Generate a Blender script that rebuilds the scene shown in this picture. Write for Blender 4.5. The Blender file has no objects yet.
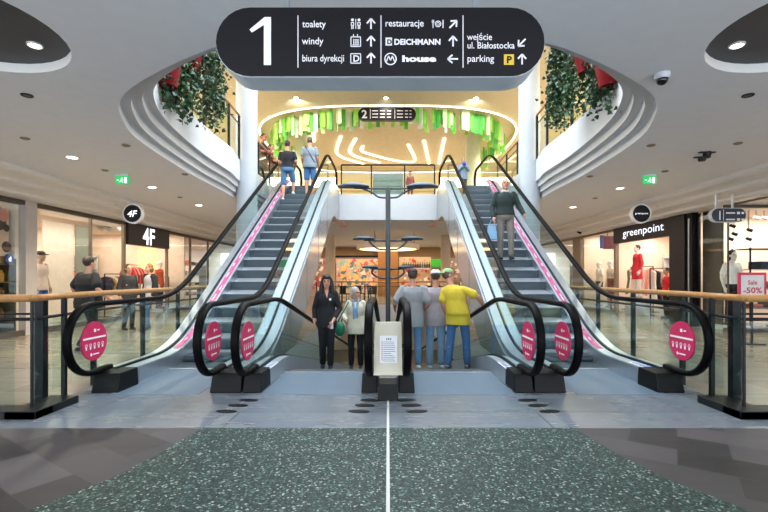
import bpy, bmesh, math, random
from math import pi, sin, cos, sqrt, tan, atan2
from mathutils import Vector, Matrix
from mathutils.geometry import delaunay_2d_cdt
random.seed(7)
SC = bpy.context.scene
COL = SC.collection
F, VX, HY, EYE = 445.0, 388.0, 277.0, 1.3
ORG = {}

# ------------------------------------------------------------------ helpers
def P(x, y, d):
    return Vector(((x - VX) / F * d, d, EYE + (HY - y) / F * d))

def lin(h):
    h = h.lstrip('#')
    if len(h) == 3: h = ''.join(q+q for q in h)
    r = []
    for i in (0, 2, 4):
        c = int(h[i:i + 2], 16) / 255
        r.append(c / 12.92 if c <= .04045 else ((c + .055) / 1.055) ** 2.4)
    return tuple(r) + (1,)

MATS = {}
def mat(name, c='#808080', rough=.5, metal=0., var=.05, scale=6., bump=0., emit=0., spec=.5, coat=0.):
    if name in MATS: return MATS[name]
    m = bpy.data.materials.new(name); m.use_nodes = True
    nt = m.node_tree; b = nt.nodes['Principled BSDF']
    c = lin(c) if isinstance(c, str) else c
    tc = nt.nodes.new('ShaderNodeTexCoord')
    n = nt.nodes.new('ShaderNodeTexNoise'); n.inputs['Scale'].default_value = scale
    n.inputs['Detail'].default_value = 4
    nt.links.new(tc.outputs['Object'], n.inputs['Vector'])
    rp = nt.nodes.new('ShaderNodeValToRGB')
    rp.color_ramp.elements[0].position = .3; rp.color_ramp.elements[1].position = .7
    rp.color_ramp.elements[0].color = tuple(min(1, v * (1 - var)) for v in c[:3]) + (1,)
    rp.color_ramp.elements[1].color = tuple(min(1, v * (1 + var)) for v in c[:3]) + (1,)
    nt.links.new(n.outputs['Fac'], rp.inputs['Fac'])
    nt.links.new(rp.outputs['Color'], b.inputs['Base Color'])
    b.inputs['Roughness'].default_value = rough
    b.inputs['Metallic'].default_value = metal
    b.inputs['Specular IOR Level'].default_value = spec
    b.inputs['Coat Weight'].default_value = coat
    if emit:
        nt.links.new(rp.outputs['Color'], b.inputs['Emission Color'])
        b.inputs['Emission Strength'].default_value = emit
    if bump:
        bp = nt.nodes.new('ShaderNodeBump'); bp.inputs['Strength'].default_value = bump
        bp.inputs['Distance'].default_value = .01
        nt.links.new(n.outputs['Fac'], bp.inputs['Height'])
        nt.links.new(bp.outputs['Normal'], b.inputs['Normal'])
    MATS[name] = m
    return m

def glass_mat(name, tint='#d6ebe8', refl=.12):
    m = bpy.data.materials.new(name); m.use_nodes = True
    nt = m.node_tree; nt.nodes.clear()
    out = nt.nodes.new('ShaderNodeOutputMaterial')
    tr = nt.nodes.new('ShaderNodeBsdfTransparent'); tr.inputs['Color'].default_value = lin(tint)
    gl = nt.nodes.new('ShaderNodeBsdfGlossy'); gl.inputs['Roughness'].default_value = .02
    gl.inputs['Color'].default_value = lin('#eef6f8')
    fr = nt.nodes.new('ShaderNodeFresnel'); fr.inputs['IOR'].default_value = 1.45
    ge = nt.nodes.new('ShaderNodeNewGeometry')
    fc = nt.nodes.new('ShaderNodeMath'); fc.operation = 'SUBTRACT'; fc.inputs[0].default_value = 1
    nt.links.new(ge.outputs['Backfacing'], fc.inputs[1])
    mx = nt.nodes.new('ShaderNodeMath'); mx.operation = 'MULTIPLY'
    nt.links.new(fr.outputs[0], mx.inputs[0]); nt.links.new(fc.outputs[0], mx.inputs[1])
    fr.inputs['IOR'].default_value = 1.3 + refl
    ms = nt.nodes.new('ShaderNodeMixShader')
    nt.links.new(mx.outputs[0], ms.inputs[0]); nt.links.new(tr.outputs[0], ms.inputs[1]); nt.links.new(gl.outputs[0], ms.inputs[2])
    nt.links.new(ms.outputs[0], out.inputs[0])
    return m

class MB:
    def __init__(s): s.v = []; s.f = []
    def add(s, vs, fs):
        b = len(s.v); s.v.extend(Vector(p) for p in vs); s.f.extend([tuple(b + i for i in f) for f in fs]); return s
    def box(s, x0, x1, y0, y1, z0, z1):
        return s.add([(x0,y0,z0),(x1,y0,z0),(x1,y1,z0),(x0,y1,z0),(x0,y0,z1),(x1,y0,z1),(x1,y1,z1),(x0,y1,z1)],
                     [(0,3,2,1),(4,5,6,7),(0,1,5,4),(1,2,6,5),(2,3,7,6),(3,0,4,7)])
    def obox(s, c, ax, ay, az):
        c, ax, ay, az = map(Vector, (c, ax, ay, az))
        vs = [c + ax*i + ay*j + az*k for k in (-1,1) for (i,j) in ((-1,-1),(1,-1),(1,1),(-1,1))]
        return s.add(vs, [(0,3,2,1),(4,5,6,7),(0,1,5,4),(1,2,6,5),(2,3,7,6),(3,0,4,7)])
    def cone(s, p0, p1, r0, r1=None, n=12, caps=True):
        p0, p1 = Vector(p0), Vector(p1); r1 = r0 if r1 is None else r1
        t = (p1 - p0).normalized(); a = t.orthogonal().normalized(); b = t.cross(a)
        vs = [p0 + (a*cos(2*pi*i/n) + b*sin(2*pi*i/n))*r0 for i in range(n)] + [p1 + (a*cos(2*pi*i/n) + b*sin(2*pi*i/n))*r1 for i in range(n)]
        fs = [(i, (i+1)%n, n+(i+1)%n, n+i) for i in range(n)]
        if caps: fs += [tuple(range(n-1,-1,-1)), tuple(range(n, 2*n))]
        return s.add(vs, fs)
    def ell(s, c, rx, ry, rz, R=None, nu=14, nv=9):
        c = Vector(c); vs = []; fs = []
        for j in range(1, nv):
            th = pi*j/nv
            for i in range(nu):
                ph = 2*pi*i/nu
                v = Vector((rx*sin(th)*cos(ph), ry*sin(th)*sin(ph), rz*cos(th)))
                vs.append(c + (R @ v if R else v))
        vs.append(c + (R @ Vector((0,0,rz)) if R else Vector((0,0,rz)))); vs.append(c - (R @ Vector((0,0,rz)) if R else Vector((0,0,rz))))
        T, B = len(vs)-2, len(vs)-1
        for j in range(nv-2):
            for i in range(nu):
                a = j*nu+i; b = j*nu+(i+1)%nu
                fs.append((a, a+nu, b+nu, b))
        for i in range(nu):
            fs.append((T, i, (i+1)%nu)); fs.append((B, (nv-2)*nu+(i+1)%nu, (nv-2)*nu+i))
        return s.add(vs, fs)
    def limb(s, pts, rs, n=12):
        pts = [Vector(p) for p in pts]
        for i in range(len(pts)-1):
            if (pts[i+1]-pts[i]).length > 1e-5: s.cone(pts[i], pts[i+1], rs[i], rs[i+1], n)
        for p, r in zip(pts, rs): s.ell(p, r, r, r, nu=12, nv=8)
        return s
    def rings(s, rings, cap=True, closed=False):
        n = len(rings[0]); b = len(s.v); vs = [p for r in rings for p in r]; fs = []
        m = len(rings)
        for j in range(m if closed else m-1):
            for i in range(n):
                a = j*n+i; c = j*n+(i+1)%n; k = ((j+1)%m)*n
                fs.append((a, c, k+(i+1)%n, k+i))
        if cap and not closed: fs += [tuple(range(n-1,-1,-1)), tuple(range((m-1)*n, m*n))]
        return s.add(vs, fs)
    def tube(s, pts, r, n=8, closed=False):
        pts = [Vector(p) for p in pts]; rs = []; m = len(pts); prev = None
        for i, p in enumerate(pts):
            q0 = pts[(i-1)%m] if (closed or i) else p; q1 = pts[(i+1)%m] if (closed or i < m-1) else p
            t = (q1-q0).normalized()
            a = t.orthogonal().normalized() if prev is None else (prev - t*prev.dot(t)).normalized()
            prev = a; b = t.cross(a); rr = r[i] if isinstance(r, (list, tuple)) else r
            rs.append([p + (a*cos(2*pi*k/n)+b*sin(2*pi*k/n))*rr for k in range(n)])
        return s.rings(rs, True, closed)
    def prism(s, poly, fn, h0, h1):
        n = len(poly)
        vs = [fn(p[0], p[1], h0) for p in poly] + [fn(p[0], p[1], h1) for p in poly]
        return s.add(vs, [tuple(range(n-1,-1,-1)), tuple(range(n,2*n))] + [(i,(i+1)%n,n+(i+1)%n,n+i) for i in range(n)])
    def lathe(s, prof, c=(0,0,0), n=24, cap=True):
        c = Vector(c)
        return s.rings([[c + Vector((r*cos(2*pi*i/n), r*sin(2*pi*i/n), z)) for i in range(n)] for r, z in prof], cap)
    def text(s, t, o, right, up, h, bold=0., align='LEFT', depth=.003, wmax=None, track=1.):
        cu = bpy.data.curves.new('t', 'FONT'); cu.body = t; cu.size = h/.72; cu.align_x = align
        cu.offset = bold*h; cu.resolution_u = 3; cu.space_character = track
        ob = bpy.data.objects.new('t', cu); COL.objects.link(ob)
        dg = bpy.context.evaluated_depsgraph_get(); me = bpy.data.meshes.new_from_object(ob.evaluated_get(dg))
        o, right, up = Vector(o), Vector(right).normalized(), Vector(up).normalized(); nrm = right.cross(up)
        xs = [v.co.x for v in me.vertices] or [0]
        k = 1.
        if wmax and max(xs)-min(xs) > 0: k = wmax/(max(xs)-min(xs))
        s.add([o + right*(v.co.x*k) + up*v.co.y + nrm*depth for v in me.vertices], [tuple(p.vertices) for p in me.polygons])
        bpy.data.objects.remove(ob); bpy.data.curves.remove(cu); bpy.data.meshes.remove(me)
        return s
    def bar(s, p, q, w, o, right, up, depth=.003, th=.001):
        o, right, up = Vector(o), Vector(right), Vector(up); nrm = right.cross(up)
        a = o + right*p[0] + up*p[1]; b = o + right*q[0] + up*q[1]; t = (b-a); L = t.length
        if L < 1e-6: return s
        t /= L; u = nrm.cross(t)
        return s.obox((a+b)/2 + nrm*depth, t*(L/2), u*(w/2), nrm*th)
    def ring2(s, c, r, w, o, right, up, depth=.003, n=24, fill=False):
        o, right, up = Vector(o), Vector(right), Vector(up); nrm = right.cross(up); q = o + right*c[0] + up*c[1] + nrm*depth
        d = [right*cos(2*pi*i/n) + up*sin(2*pi*i/n) for i in range(n)]
        if fill: return s.add([q + v*r for v in d], [tuple(range(n))])
        return s.add([q + v*r for v in d] + [q + v*(r-w) for v in d], [(i,(i+1)%n,n+(i+1)%n,n+i) for i in range(n)])
    def flat(s, outer, holes, z, up=True):
        pts = list(outer); edges = [(i,(i+1)%len(outer)) for i in range(len(outer))]
        for h in holes:
            b = len(pts); pts += h; edges += [(b+i, b+(i+1)%len(h)) for i in range(len(h))]
        r = delaunay_2d_cdt([Vector(p) for p in pts], edges, [], 0, 1e-5)
        vs, fs = r[0], r[2]
        def inside(p, poly):
            c = False; j = len(poly)-1
            for i in range(len(poly)):
                if (poly[i][1] > p[1]) != (poly[j][1] > p[1]) and p[0] < (poly[j][0]-poly[i][0])*(p[1]-poly[i][1])/(poly[j][1]-poly[i][1])+poly[i][0]: c = not c
                j = i
            return c
        keep = []
        for f in fs:
            c = sum((vs[i] for i in f), Vector((0,0)))/len(f)
            if inside(c, outer) and not any(inside(c, h) for h in holes): keep.append(tuple(f) if up else tuple(reversed(f)))
        return s.add([(v.x, v.y, z) for v in vs], keep)
    def mesh(s, name):
        me = bpy.data.meshes.new(name); me.from_pydata(s.v, [], s.f); me.update()
        return me

def fixn(me):
    bm = bmesh.new(); bm.from_mesh(me); bmesh.ops.recalc_face_normals(bm, faces=bm.faces); bm.to_mesh(me); bm.free()

def obj(name, mb, m, parent=None, smooth=False, world=True, bevel=0., recalc=True, remesh=0., smit=2, solid=0.):
    me = mb.mesh(name)
    if parent is not None and world:
        o0 = ORG[parent.name]
        me.transform(Matrix.Translation(-o0))
    if recalc: fixn(me)
    me.materials.append(m)
    o = bpy.data.objects.new(name, me); COL.objects.link(o)
    if parent is not None:
        o.parent = parent; ORG[o.name] = ORG[parent.name] if world else Vector((0,0,0))
    else: ORG[o.name] = Vector((0,0,0))
    if remesh:
        r = o.modifiers.new('r', 'REMESH'); r.mode = 'VOXEL'; r.voxel_size = remesh
        q = o.modifiers.new('s', 'SMOOTH'); q.iterations = smit; q.factor = .5
    if solid:
        q = o.modifiers.new('so', 'SOLIDIFY'); q.thickness = solid; q.offset = 0
    if bevel:
        q = o.modifiers.new('b', 'BEVEL'); q.width = bevel; q.segments = 2; q.limit_method = 'ANGLE'
    if remesh or bevel or solid:
        dg = bpy.context.evaluated_depsgraph_get()
        nm = bpy.data.meshes.new_from_object(o.evaluated_get(dg)); o.modifiers.clear(); old = o.data; o.data = nm; bpy.data.meshes.remove(old)
    if smooth:
        for p in o.data.polygons: p.use_smooth = True
        if smooth != 'all' and not remesh:
            try: o.data.set_sharp_from_angle(angle=math.radians(40))
            except Exception: pass
    return o

def tag(o, label, cat, group=None, kind=None):
    o['label'] = label; o['category'] = cat
    if group: o['group'] = group
    if kind: o['kind'] = kind
    return o
def thing(name, label, cat, loc=(0,0,0), group=None, rotz=0):
    o = bpy.data.objects.new(name, None); COL.objects.link(o); o.location = loc; o.rotation_euler = (0,0,rotz)
    o.empty_display_size = .1
    ORG[o.name] = Vector(loc)
    return tag(o, label, cat, group)
def struct(name, mb, m, **k):
    o = obj(name, mb, m, **k); o['kind'] = 'structure'; return o
def dup(root, loc, label=None, group=None, rotz=None, scale=None):
    r = root.copy(); COL.objects.link(r); r.location = loc
    if rotz is not None: r.rotation_euler = (0,0,rotz)
    if scale is not None: r.scale = (scale,)*3
    if label: r['label'] = label
    if group: r['group'] = group
    for ch in root.children:
        c = ch.copy(); COL.objects.link(c); c.parent = r
        for g in ch.children:
            e = g.copy(); COL.objects.link(e); e.parent = c
    ORG[r.name] = Vector(loc)
    return r

def catmull(pts, n=6):
    out = []
    for i in range(len(pts)-1):
        p0 = pts[max(i-1,0)]; p1 = pts[i]; p2 = pts[i+1]; p3 = pts[min(i+2,len(pts)-1)]
        for k in range(n):
            t = k/n
            out.append(tuple(.5*((2*b)+(-a+c)*t+(2*a-5*b+4*c-e)*t*t+(-a+3*b-3*c+e)*t**3) for a,b,c,e in zip(p0,p1,p2,p3)))
    out.append(tuple(pts[-1])); return out

ORD = ['first','second','third','fourth','fifth','sixth','seventh','eighth','ninth','tenth','eleventh','twelfth','thirteenth','fourteenth','fifteenth','sixteenth','seventeenth','eighteenth','nineteenth','twentieth']
RX, UZ = Vector((1,0,0)), Vector((0,0,1))

# ------------------------------------------------------------------ materials
m_white = mat('white_plaster', '#c3c7cc', .55, var=.02)
m_ceil = mat('ceiling_paint', '#e3e4e6', .6, var=.02)
m_cornice = mat('cornice_paint', '#e2dfda', .55, var=.02)
m_tan = mat('tan_ceiling', '#e8dab8', .6, var=.04)
m_cream = mat('cream_wall', '#e3d3b6', .6, var=.04)
m_black = mat('black_rubber', '#030304', .5, var=.1, spec=.08)
m_blackp = mat('black_plastic', '#060708', .5, var=.1, spec=.2)
m_dark = mat('dark_metal', '#131619', .45, metal=.1, var=.08, spec=.3)
m_steel = mat('brushed_steel', '#b4bcc4', .3, metal=.85, var=.05, scale=20)
m_alu = mat('pale_aluminium', '#aeb8c2', .38, metal=.55, var=.03)
m_clad = mat('panel_cladding', '#a6acb3', .22, metal=.4, var=.03)
m_glass = glass_mat('clear_glass', '#f3faf8', .16)
m_glass2 = glass_mat('shop_glass', '#f8fbfa', .05)
m_wood = mat('oak_handrail', '#a97a45', .4, var=.2, scale=14)
m_pink = mat('pink_film', '#c21f56', .5, var=.06)
m_whitef = mat('white_film', '#ececec', .5, var=.02)
m_sign = mat('sign_face', '#0f0b10', .4, var=.05, spec=.3)
m_led = mat('led_strip', '#fff2d8', .5, emit=2.6, var=0)
m_lamp = mat('lamp_lens', '#fff1d6', .5, emit=14., var=0)
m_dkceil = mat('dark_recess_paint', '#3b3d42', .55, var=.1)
m_red = mat('red_planter', '#70040f', .6, var=.06, spec=.15)
m_skin = mat('skin', '#c48f78', .5, var=.06, scale=20)

def floor_tiles(name, c1, c2, sx, rot, rough, mortar='#3a3a3c', spec=.5):
    m = bpy.data.materials.new(name); m.use_nodes = True; nt = m.node_tree; b = nt.nodes['Principled BSDF']
    tc = nt.nodes.new('ShaderNodeTexCoord'); mp = nt.nodes.new('ShaderNodeMapping'); mp.inputs['Rotation'].default_value = (0,0,rot)
    nt.links.new(tc.outputs['Object'], mp.inputs['Vector'])
    br = nt.nodes.new('ShaderNodeTexBrick'); br.inputs['Scale'].default_value = sx
    br.inputs['Color1'].default_value = lin(c1); br.inputs['Color2'].default_value = lin(c2); br.inputs['Mortar'].default_value = lin(mortar)
    br.inputs['Mortar Size'].default_value = .004; br.inputs['Brick Width'].default_value = 1.0; br.inputs['Row Height'].default_value = .5
    nt.links.new(mp.outputs[0], br.inputs['Vector'])
    no = nt.nodes.new('ShaderNodeTexNoise'); no.inputs['Scale'].default_value = 2.2; no.inputs['Detail'].default_value = 8
    mp2 = nt.nodes.new('ShaderNodeMapping'); mp2.inputs['Rotation'].default_value = (0,0,rot); mp2.inputs['Scale'].default_value = (.6,2.5,1)
    nt.links.new(tc.outputs['Object'], mp2.inputs['Vector']); nt.links.new(mp2.outputs[0], no.inputs['Vector'])
    mx = nt.nodes.new('ShaderNodeMix'); mx.data_type = 'RGBA'; mx.blend_type = 'OVERLAY'; mx.inputs[0].default_value = .2
    nt.links.new(br.outputs['Color'], mx.inputs[6]); nt.links.new(no.outputs['Color'], mx.inputs[7])
    hs = nt.nodes.new('ShaderNodeHueSaturation'); hs.inputs['Saturation'].default_value = .6
    nt.links.new(mx.outputs[2], hs.inputs['Color'])
    nt.links.new(hs.outputs['Color'], b.inputs['Base Color']); b.inputs['Roughness'].default_value = rough
    b.inputs['Specular IOR Level'].default_value = spec
    rr = nt.nodes.new('ShaderNodeMapRange'); rr.inputs[3].default_value = rough-.08; rr.inputs[4].default_value = rough+.12
    nt.links.new(no.outputs['Fac'], rr.inputs[0]); nt.links.new(rr.outputs[0], b.inputs['Roughness'])
    return m
m_slate = floor_tiles('slate_tiles', '#1b191c', '#50494f', 1.5, math.radians(33), .5)
m_stone = floor_tiles('polished_stone', '#5f6e7d', '#6a7988', .35, 0, .24, '#525e69')
m_beige = floor_tiles('beige_stone', '#83745e', '#90816a', .8, 0, .2, '#a59880')

def terrazzo():
    m = bpy.data.materials.new('green_terrazzo'); m.use_nodes = True; nt = m.node_tree; b = nt.nodes['Principled BSDF']
    tc = nt.nodes.new('ShaderNodeTexCoord')
    vo = nt.nodes.new('ShaderNodeTexVoronoi'); vo.inputs['Scale'].default_value = 80; nt.links.new(tc.outputs['Object'], vo.inputs['Vector'])
    r = nt.nodes.new('ShaderNodeValToRGB'); r.color_ramp.interpolation = 'CONSTANT'
    sp = nt.nodes.new('ShaderNodeSeparateColor'); nt.links.new(vo.outputs['Color'], sp.inputs[0]); nt.links.new(sp.outputs[0], r.inputs[0])
    cr = r.color_ramp; cols = [(0,'#131d1c'),(.22,'#243834'),(.40,'#364e49'),(.55,'#2d433e'),(.72,'#1d2d2a'),(.84,'#5b7870'),(.95,'#a3b0a8')]
    cr.elements[0].color = lin(cols[0][1]); cr.elements[1].position = cols[1][0]; cr.elements[1].color = lin(cols[1][1])
    for p, c in cols[2:]:
        e = cr.elements.new(p); e.color = lin(c)
    nt.links.new(r.outputs[0], b.inputs['Base Color']); b.inputs['Roughness'].default_value = .5; b.inputs['Specular IOR Level'].default_value = .3
    return m
m_terr = terrazzo()

def ribbed(name, c, sc, rough, metal):
    m = bpy.data.materials.new(name); m.use_nodes = True; nt = m.node_tree; b = nt.nodes['Principled BSDF']
    tc = nt.nodes.new('ShaderNodeTexCoord'); w = nt.nodes.new('ShaderNodeTexWave'); w.inputs['Scale'].default_value = sc; w.bands_direction = 'X'
    nt.links.new(tc.outputs['Object'], w.inputs['Vector'])
    r = nt.nodes.new('ShaderNodeValToRGB'); l = lin(c)
    r.color_ramp.elements[0].color = tuple(v*.65 for v in l[:3])+(1,); r.color_ramp.elements[1].color = l
    nt.links.new(w.outputs['Fac'], r.inputs[0]); nt.links.new(r.outputs[0], b.inputs['Base Color'])
    bp = nt.nodes.new('ShaderNodeBump'); bp.inputs['Strength'].default_value = .3; bp.inputs['Distance'].default_value = .004
    nt.links.new(w.outputs['Fac'], bp.inputs['Height']); nt.links.new(bp.outputs[0], b.inputs['Normal'])
    b.inputs['Roughness'].default_value = rough; b.inputs['Metallic'].default_value = metal
    return m
m_step = ribbed('step_aluminium', '#46535d', 20, .42, .35)
m_plate = ribbed('landing_plate_metal', '#6f8294', 26, .4, .15)
m_belt = ribbed('walkway_belt', '#4a545c', 24, .45, .3)

# ------------------------------------------------------------------ ramps and outlines
def ramp(d, c, w, s):
    t = d - c
    return 0. if t <= -w else (s*(t+w)**2/(4*w) if t < w else s*t)
TU, TD = tan(math.radians(30)), tan(math.radians(12))
def z_up(d): return ramp(d, 6.8, .6, TU) - ramp(d, 6.8+4.25/TU, .6, TU)
def z_dn(d): return -ramp(d, 6.3, .4, TD) + ramp(d, 6.3+4.25/TD, .4, TD)
def frange(a, b, st):
    n = max(1, int(round((b-a)/st))); return [a+(b-a)*i/n for i in range(n+1)]

inn = [(0,4.42),(1.0,4.5),(1.87,4.8),(2.86,5.55),(3.3,6.35),(3.53,7.4),(3.66,9.0),(3.66,10.4),(3.78,11.6),(3.86,16.0)]
out = [(0,3.78),(.85,3.83),(1.6,4.0),(2.93,4.96),(3.52,5.95),(3.78,7.0),(3.93,9.0),(3.93,10.4),(3.96,11.6),(3.98,16.0)]
ci, co = catmull(inn), catmull(out)
def outline(t):
    h = [(a[0]+(b[0]-a[0])*t, a[1]+(b[1]-a[1])*t) for a, b in zip(co, ci)]
    h = [(x, min(y,16.0)) for x, y in h]
    return h + [(-x, y) for x, y in reversed(h[1:])]

# ------------------------------------------------------------------ FLOORS
terr = [(-2.6,1.4),(2.6,1.4),(1.98,2.53),(1.79,2.87),(1.69,3.25),(1.6,3.83),(-1.6,3.83),(-1.69,3.25),(-1.79,2.87),(-1.98,2.53)]
terr = [(-2.9,-3),(2.9,-3),(2.6,1.4)] + terr[2:] + [(-2.6,1.4)]
struct('floor_terrazzo', MB().flat(terr, [], 0), m_terr, recalc=False)
sl = MB()
sl.flat([(2.9,-3),(14,-3),(14,3.83),(1.6,3.83),(1.69,3.25),(1.79,2.87),(1.98,2.53),(2.6,1.4)], [], 0)
sl.flat([(-2.9,-3),(-2.6,1.4),(-1.98,2.53),(-1.79,2.87),(-1.69,3.25),(-1.6,3.83),(-14,3.83),(-14,-3)], [], 0)
struct('floor_slate', sl, m_slate, recalc=False)
struct('floor_stone', MB().flat([(-3.5,3.83),(3.5,3.83),(3.5,6.15),(-3.5,6.15)], [], 0), m_stone, recalc=False)
fl = MB()
fl.flat([(-14,3.83),(-3.5,3.83),(-3.5,6.15),(-1.75,6.15),(-1.75,21),(1.75,21),(1.75,6.15),(3.5,6.15),(3.5,3.83),(14,3.83),(14,36),(-14,36)], [], 0)
struct('floor', fl, m_beige, recalc=False)
pit = MB().add([(-1.75,6.15,-.0),(-1.75,21,0),(-1.75,21,-.9),(-1.75,6.15,-.9)], [(0,1,2,3)])
pit.add([(1.75,6.15,0),(1.75,6.15,-.9),(1.75,21,-.9),(1.75,21,0)], [(0,1,2,3)])
pit.add([(-1.75,21,0),(1.75,21,0),(1.75,21,-.9),(-1.75,21,-.9)], [(0,1,2,3)])
pit.add([(-1.75,6.15,0),(1.75,6.15,0),(1.75,6.15,-.9),(-1.75,6.15,-.9)], [(0,1,2,3)])
struct('trim_1', pit, m_white, recalc=False)
lo = MB().flat([(-8,2),(8,2),(8,34),(-8,34)], [], -4.25)
struct('floor_lower', lo, m_beige, recalc=False)
lw = MB().box(-8.1,-8,2,34,-4.25,-.9).box(8,8.1,2,34,-4.25,-.9).box(-8,8,34,34.1,-4.25,-.9)
struct('wall_lower', lw, m_cream)
lc = MB().flat([(-8,2),(8,2),(8,34),(-8,34)], [[(-1.75,6.15),(1.75,6.15),(1.75,21),(-1.75,21)]], -.9, up=False)
struct('ceiling_lower', lc, m_white, recalc=False)
struct('trim_2', MB().box(-.011,.011,-2,4.68,-.004,.002), mat('white_inlay', '#d8d8d2', .5))
# joints around the stone in front of the walkways
j = MB()
for s in (-1,1):
    j.add([(s*1.46,4.9,.0015),(s*1.475,4.9,.0015),(s*1.615,3.83,.0015),(s*1.6,3.83,.0015)],[(0,1,2,3)])
struct('trim_3', j, mat('floor_joint', '#6d737a', .5), recalc=False)

# ------------------------------------------------------------------ CEILING level 1, moulding, level 2 slab
def circ(cx, cy, r, n=40): return [(cx+r*cos(2*pi*i/n), cy+r*sin(2*pi*i/n)) for i in range(n)]
recL, recR = circ(-3.6,3.65,.82), circ(3.6,3.65,.82)
CZ = 3.35
ce = MB().flat([(-6.8,-3),(6.8,-3),(6.8,32),(-6.8,32)], [outline(0), recL, recR], CZ, up=False)
struct('ceiling', ce, m_ceil, recalc=False)
for nm, c in (('ceiling_recess', recL), ('ceiling_recess', recR)):
    w = MB(); n = len(c)
    w.add([(x,y,CZ) for x,y in c]+[(x,y,CZ+.09) for x,y in c], [(i,(i+1)%n,n+(i+1)%n,n+i) for i in range(n)])
    struct(nm, w, m_cornice, recalc=False, smooth='all')
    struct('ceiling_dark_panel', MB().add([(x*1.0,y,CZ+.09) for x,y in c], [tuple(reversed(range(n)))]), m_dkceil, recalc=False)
mo = MB(); zs = [3.35,3.47,3.60,3.74]; ts = [0,.33,.66,1.]
prof = []
for k in range(3):
    prof += [(ts[k], zs[k]), (ts[k], zs[k+1]-.03), (ts[k]+.06, zs[k+1])]
prof += [(1,3.74),(1,4.30),(1.0,4.32)]
rg = [[Vector((x,y,z)) for x,y in outline(t)] for t, z in prof]
N = len(rg[0]); nf = len(ci)
for a, b in zip(rg[:-1], rg[1:]):
    bi = len(mo.v); mo.v += a+b
    for i in range(N):
        if i == nf-1: continue     # open at the bridge
        k = (i+1) % N; mo.f.append((bi+i, bi+k, bi+N+k, bi+N+i))
struct('trim_4', mo, m_white, recalc=True, smooth=True)
top = MB().flat([(-12,2),(12,2),(12,32),(-12,32)], [outline(1)], 4.25)
struct('floor_upper', top, m_beige, recalc=False)
kerb = MB()
ro = [Vector((x,y,0)) for x,y in outline(1)][:]
struct('beam', MB().box(-4,4,16.0,16.12,3.351,4.27), m_white)
# level 2 ceiling with the skylight opening
def sup(v): return math.copysign(abs(v)**.68, v)
oval = [(5.6*sup(cos(2*pi*i/48)), 21.2+5.1*sup(sin(2*pi*i/48))) for i in range(48)]
c2 = MB().flat([(-12,2),(12,2),(12,32),(-12,32)], [[(-3.3,4.2),(3.3,4.2),(3.3,13.6),(-3.3,13.6)], oval], 7.5, up=False)
struct('ceiling_upper', c2, m_tan, recalc=False)
n = 48
struct('ceiling_oval', MB().add([(x,y,7.5) for x,y in oval]+[(x,y,7.75) for x,y in oval]+[(x,y,7.75) for x,y in oval], [(i,(i+1)%n,n+(i+1)%n,n+i) for i in range(n)]+[tuple(range(3*n-1,2*n-1,-1))]), mat('oval_ceiling', '#efdfbd', .6, var=.05), recalc=False)
struct('trim_5', MB().box(-3.4,-3.3,4.2,13.6,7.5,8.6).box(3.3,3.4,4.2,13.6,7.5,8.6).box(-3.4,3.4,4.1,4.2,7.5,8.6).box(-3.4,3.4,13.6,13.7,7.5,8.6), m_white)
struct('wall_upper', MB().box(-12.1,-12,2,32,4.25,7.5).box(12,12.1,2,32,4.25,7.5).box(-12,12,32,32.1,4.25,7.5).box(-12,12,1.9,2,4.25,7.5), m_cream)
# oval cove light strip
ol = MB(); o1 = [(5.62*sup(cos(2*pi*i/64)), 21.2+5.12*sup(sin(2*pi*i/64))) for i in range(64)]; o2 = [(5.665*sup(cos(2*pi*i/64)), 21.2+5.165*sup(sin(2*pi*i/64))) for i in range(64)]
ol.rings([[Vector((a[0],a[1],7.47)),Vector((b[0],b[1],7.47)),Vector((b[0],b[1],7.5)),Vector((a[0],a[1],7.5))] for a,b in zip(o1,o2)], closed=True)
tag(obj('cove_light', ol, m_led), 'long oval light line around the ceiling recess with green strips', 'light')

# columns
for s in (-1,1):
    struct('column', MB().lathe([(.27,0),(.27,7.5)], (s*3.68,11.6,0), 32), mat('column_white','#aeb5bb',.55,var=.02), smooth=True)
for s in (-1,1):
    struct('column', MB().lathe([(.34,4.25),(.34,7.75)], (s*3.85,20.2,0), 28), mat('pale_green_column','#dfe8cf',.3), smooth=True)
# cornices
for s in (-1,1):
    pf = [(6.8,3.36),(6.8,3.27),(6.86,3.24),(7.12,3.22),(7.2,3.19),(7.2,3.14),(7.27,3.11),(7.5,3.10),(7.62,3.07),(7.62,3.02),(7.68,3.0),(8.15,3.0),(8.15,3.4),(6.8,3.4)]
    cb = MB(); cb.rings([[Vector((s*x,y,z)) for x,z in pf] for y in (-3,32)])
    struct('trim_6' if s<0 else 'trim_7', cb, m_cornice)

# ------------------------------------------------------------------ ESCALATORS
R_N = .375
def handrail_path(zf, d_end, rev_top=True):
    p = [(5.2,.26),(5.0,.25)]
    for i in range(15):
        a = -pi/2 - pi*i/14
        p.append((4.875+R_N*cos(a), .625+R_N*sin(a)))
    for d in frange(5.0, d_end, .12): p.append((d, zf(d)+1.0))
    if rev_top:
        ze = zf(d_end)+.625
        for i in range(1,13):
            a = pi/2 - pi*i/12
            p.append((d_end+R_N*cos(a), ze+R_N*sin(a)))
    return p
def sweep_yz(mb, path, X, hw, ht, n=10):
    rs = []
    for i, (y, z) in enumerate(path):
        a = path[max(i-1,0)]; b = path[min(i+1,len(path)-1)]
        t = Vector((0,b[0]-a[0],b[1]-a[1])).normalized(); nn = Vector((0,-t.z,t.y))
        c = Vector((X,y,z))
        rs.append([c + RX*(hw*math.copysign(abs(cos(2*pi*k/n))**.6, cos(2*pi*k/n))) + nn*(ht*math.copysign(abs(sin(2*pi*k/n))**.6, sin(2*pi*k/n))) for k in range(n)])
    return mb.rings(rs)
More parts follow.
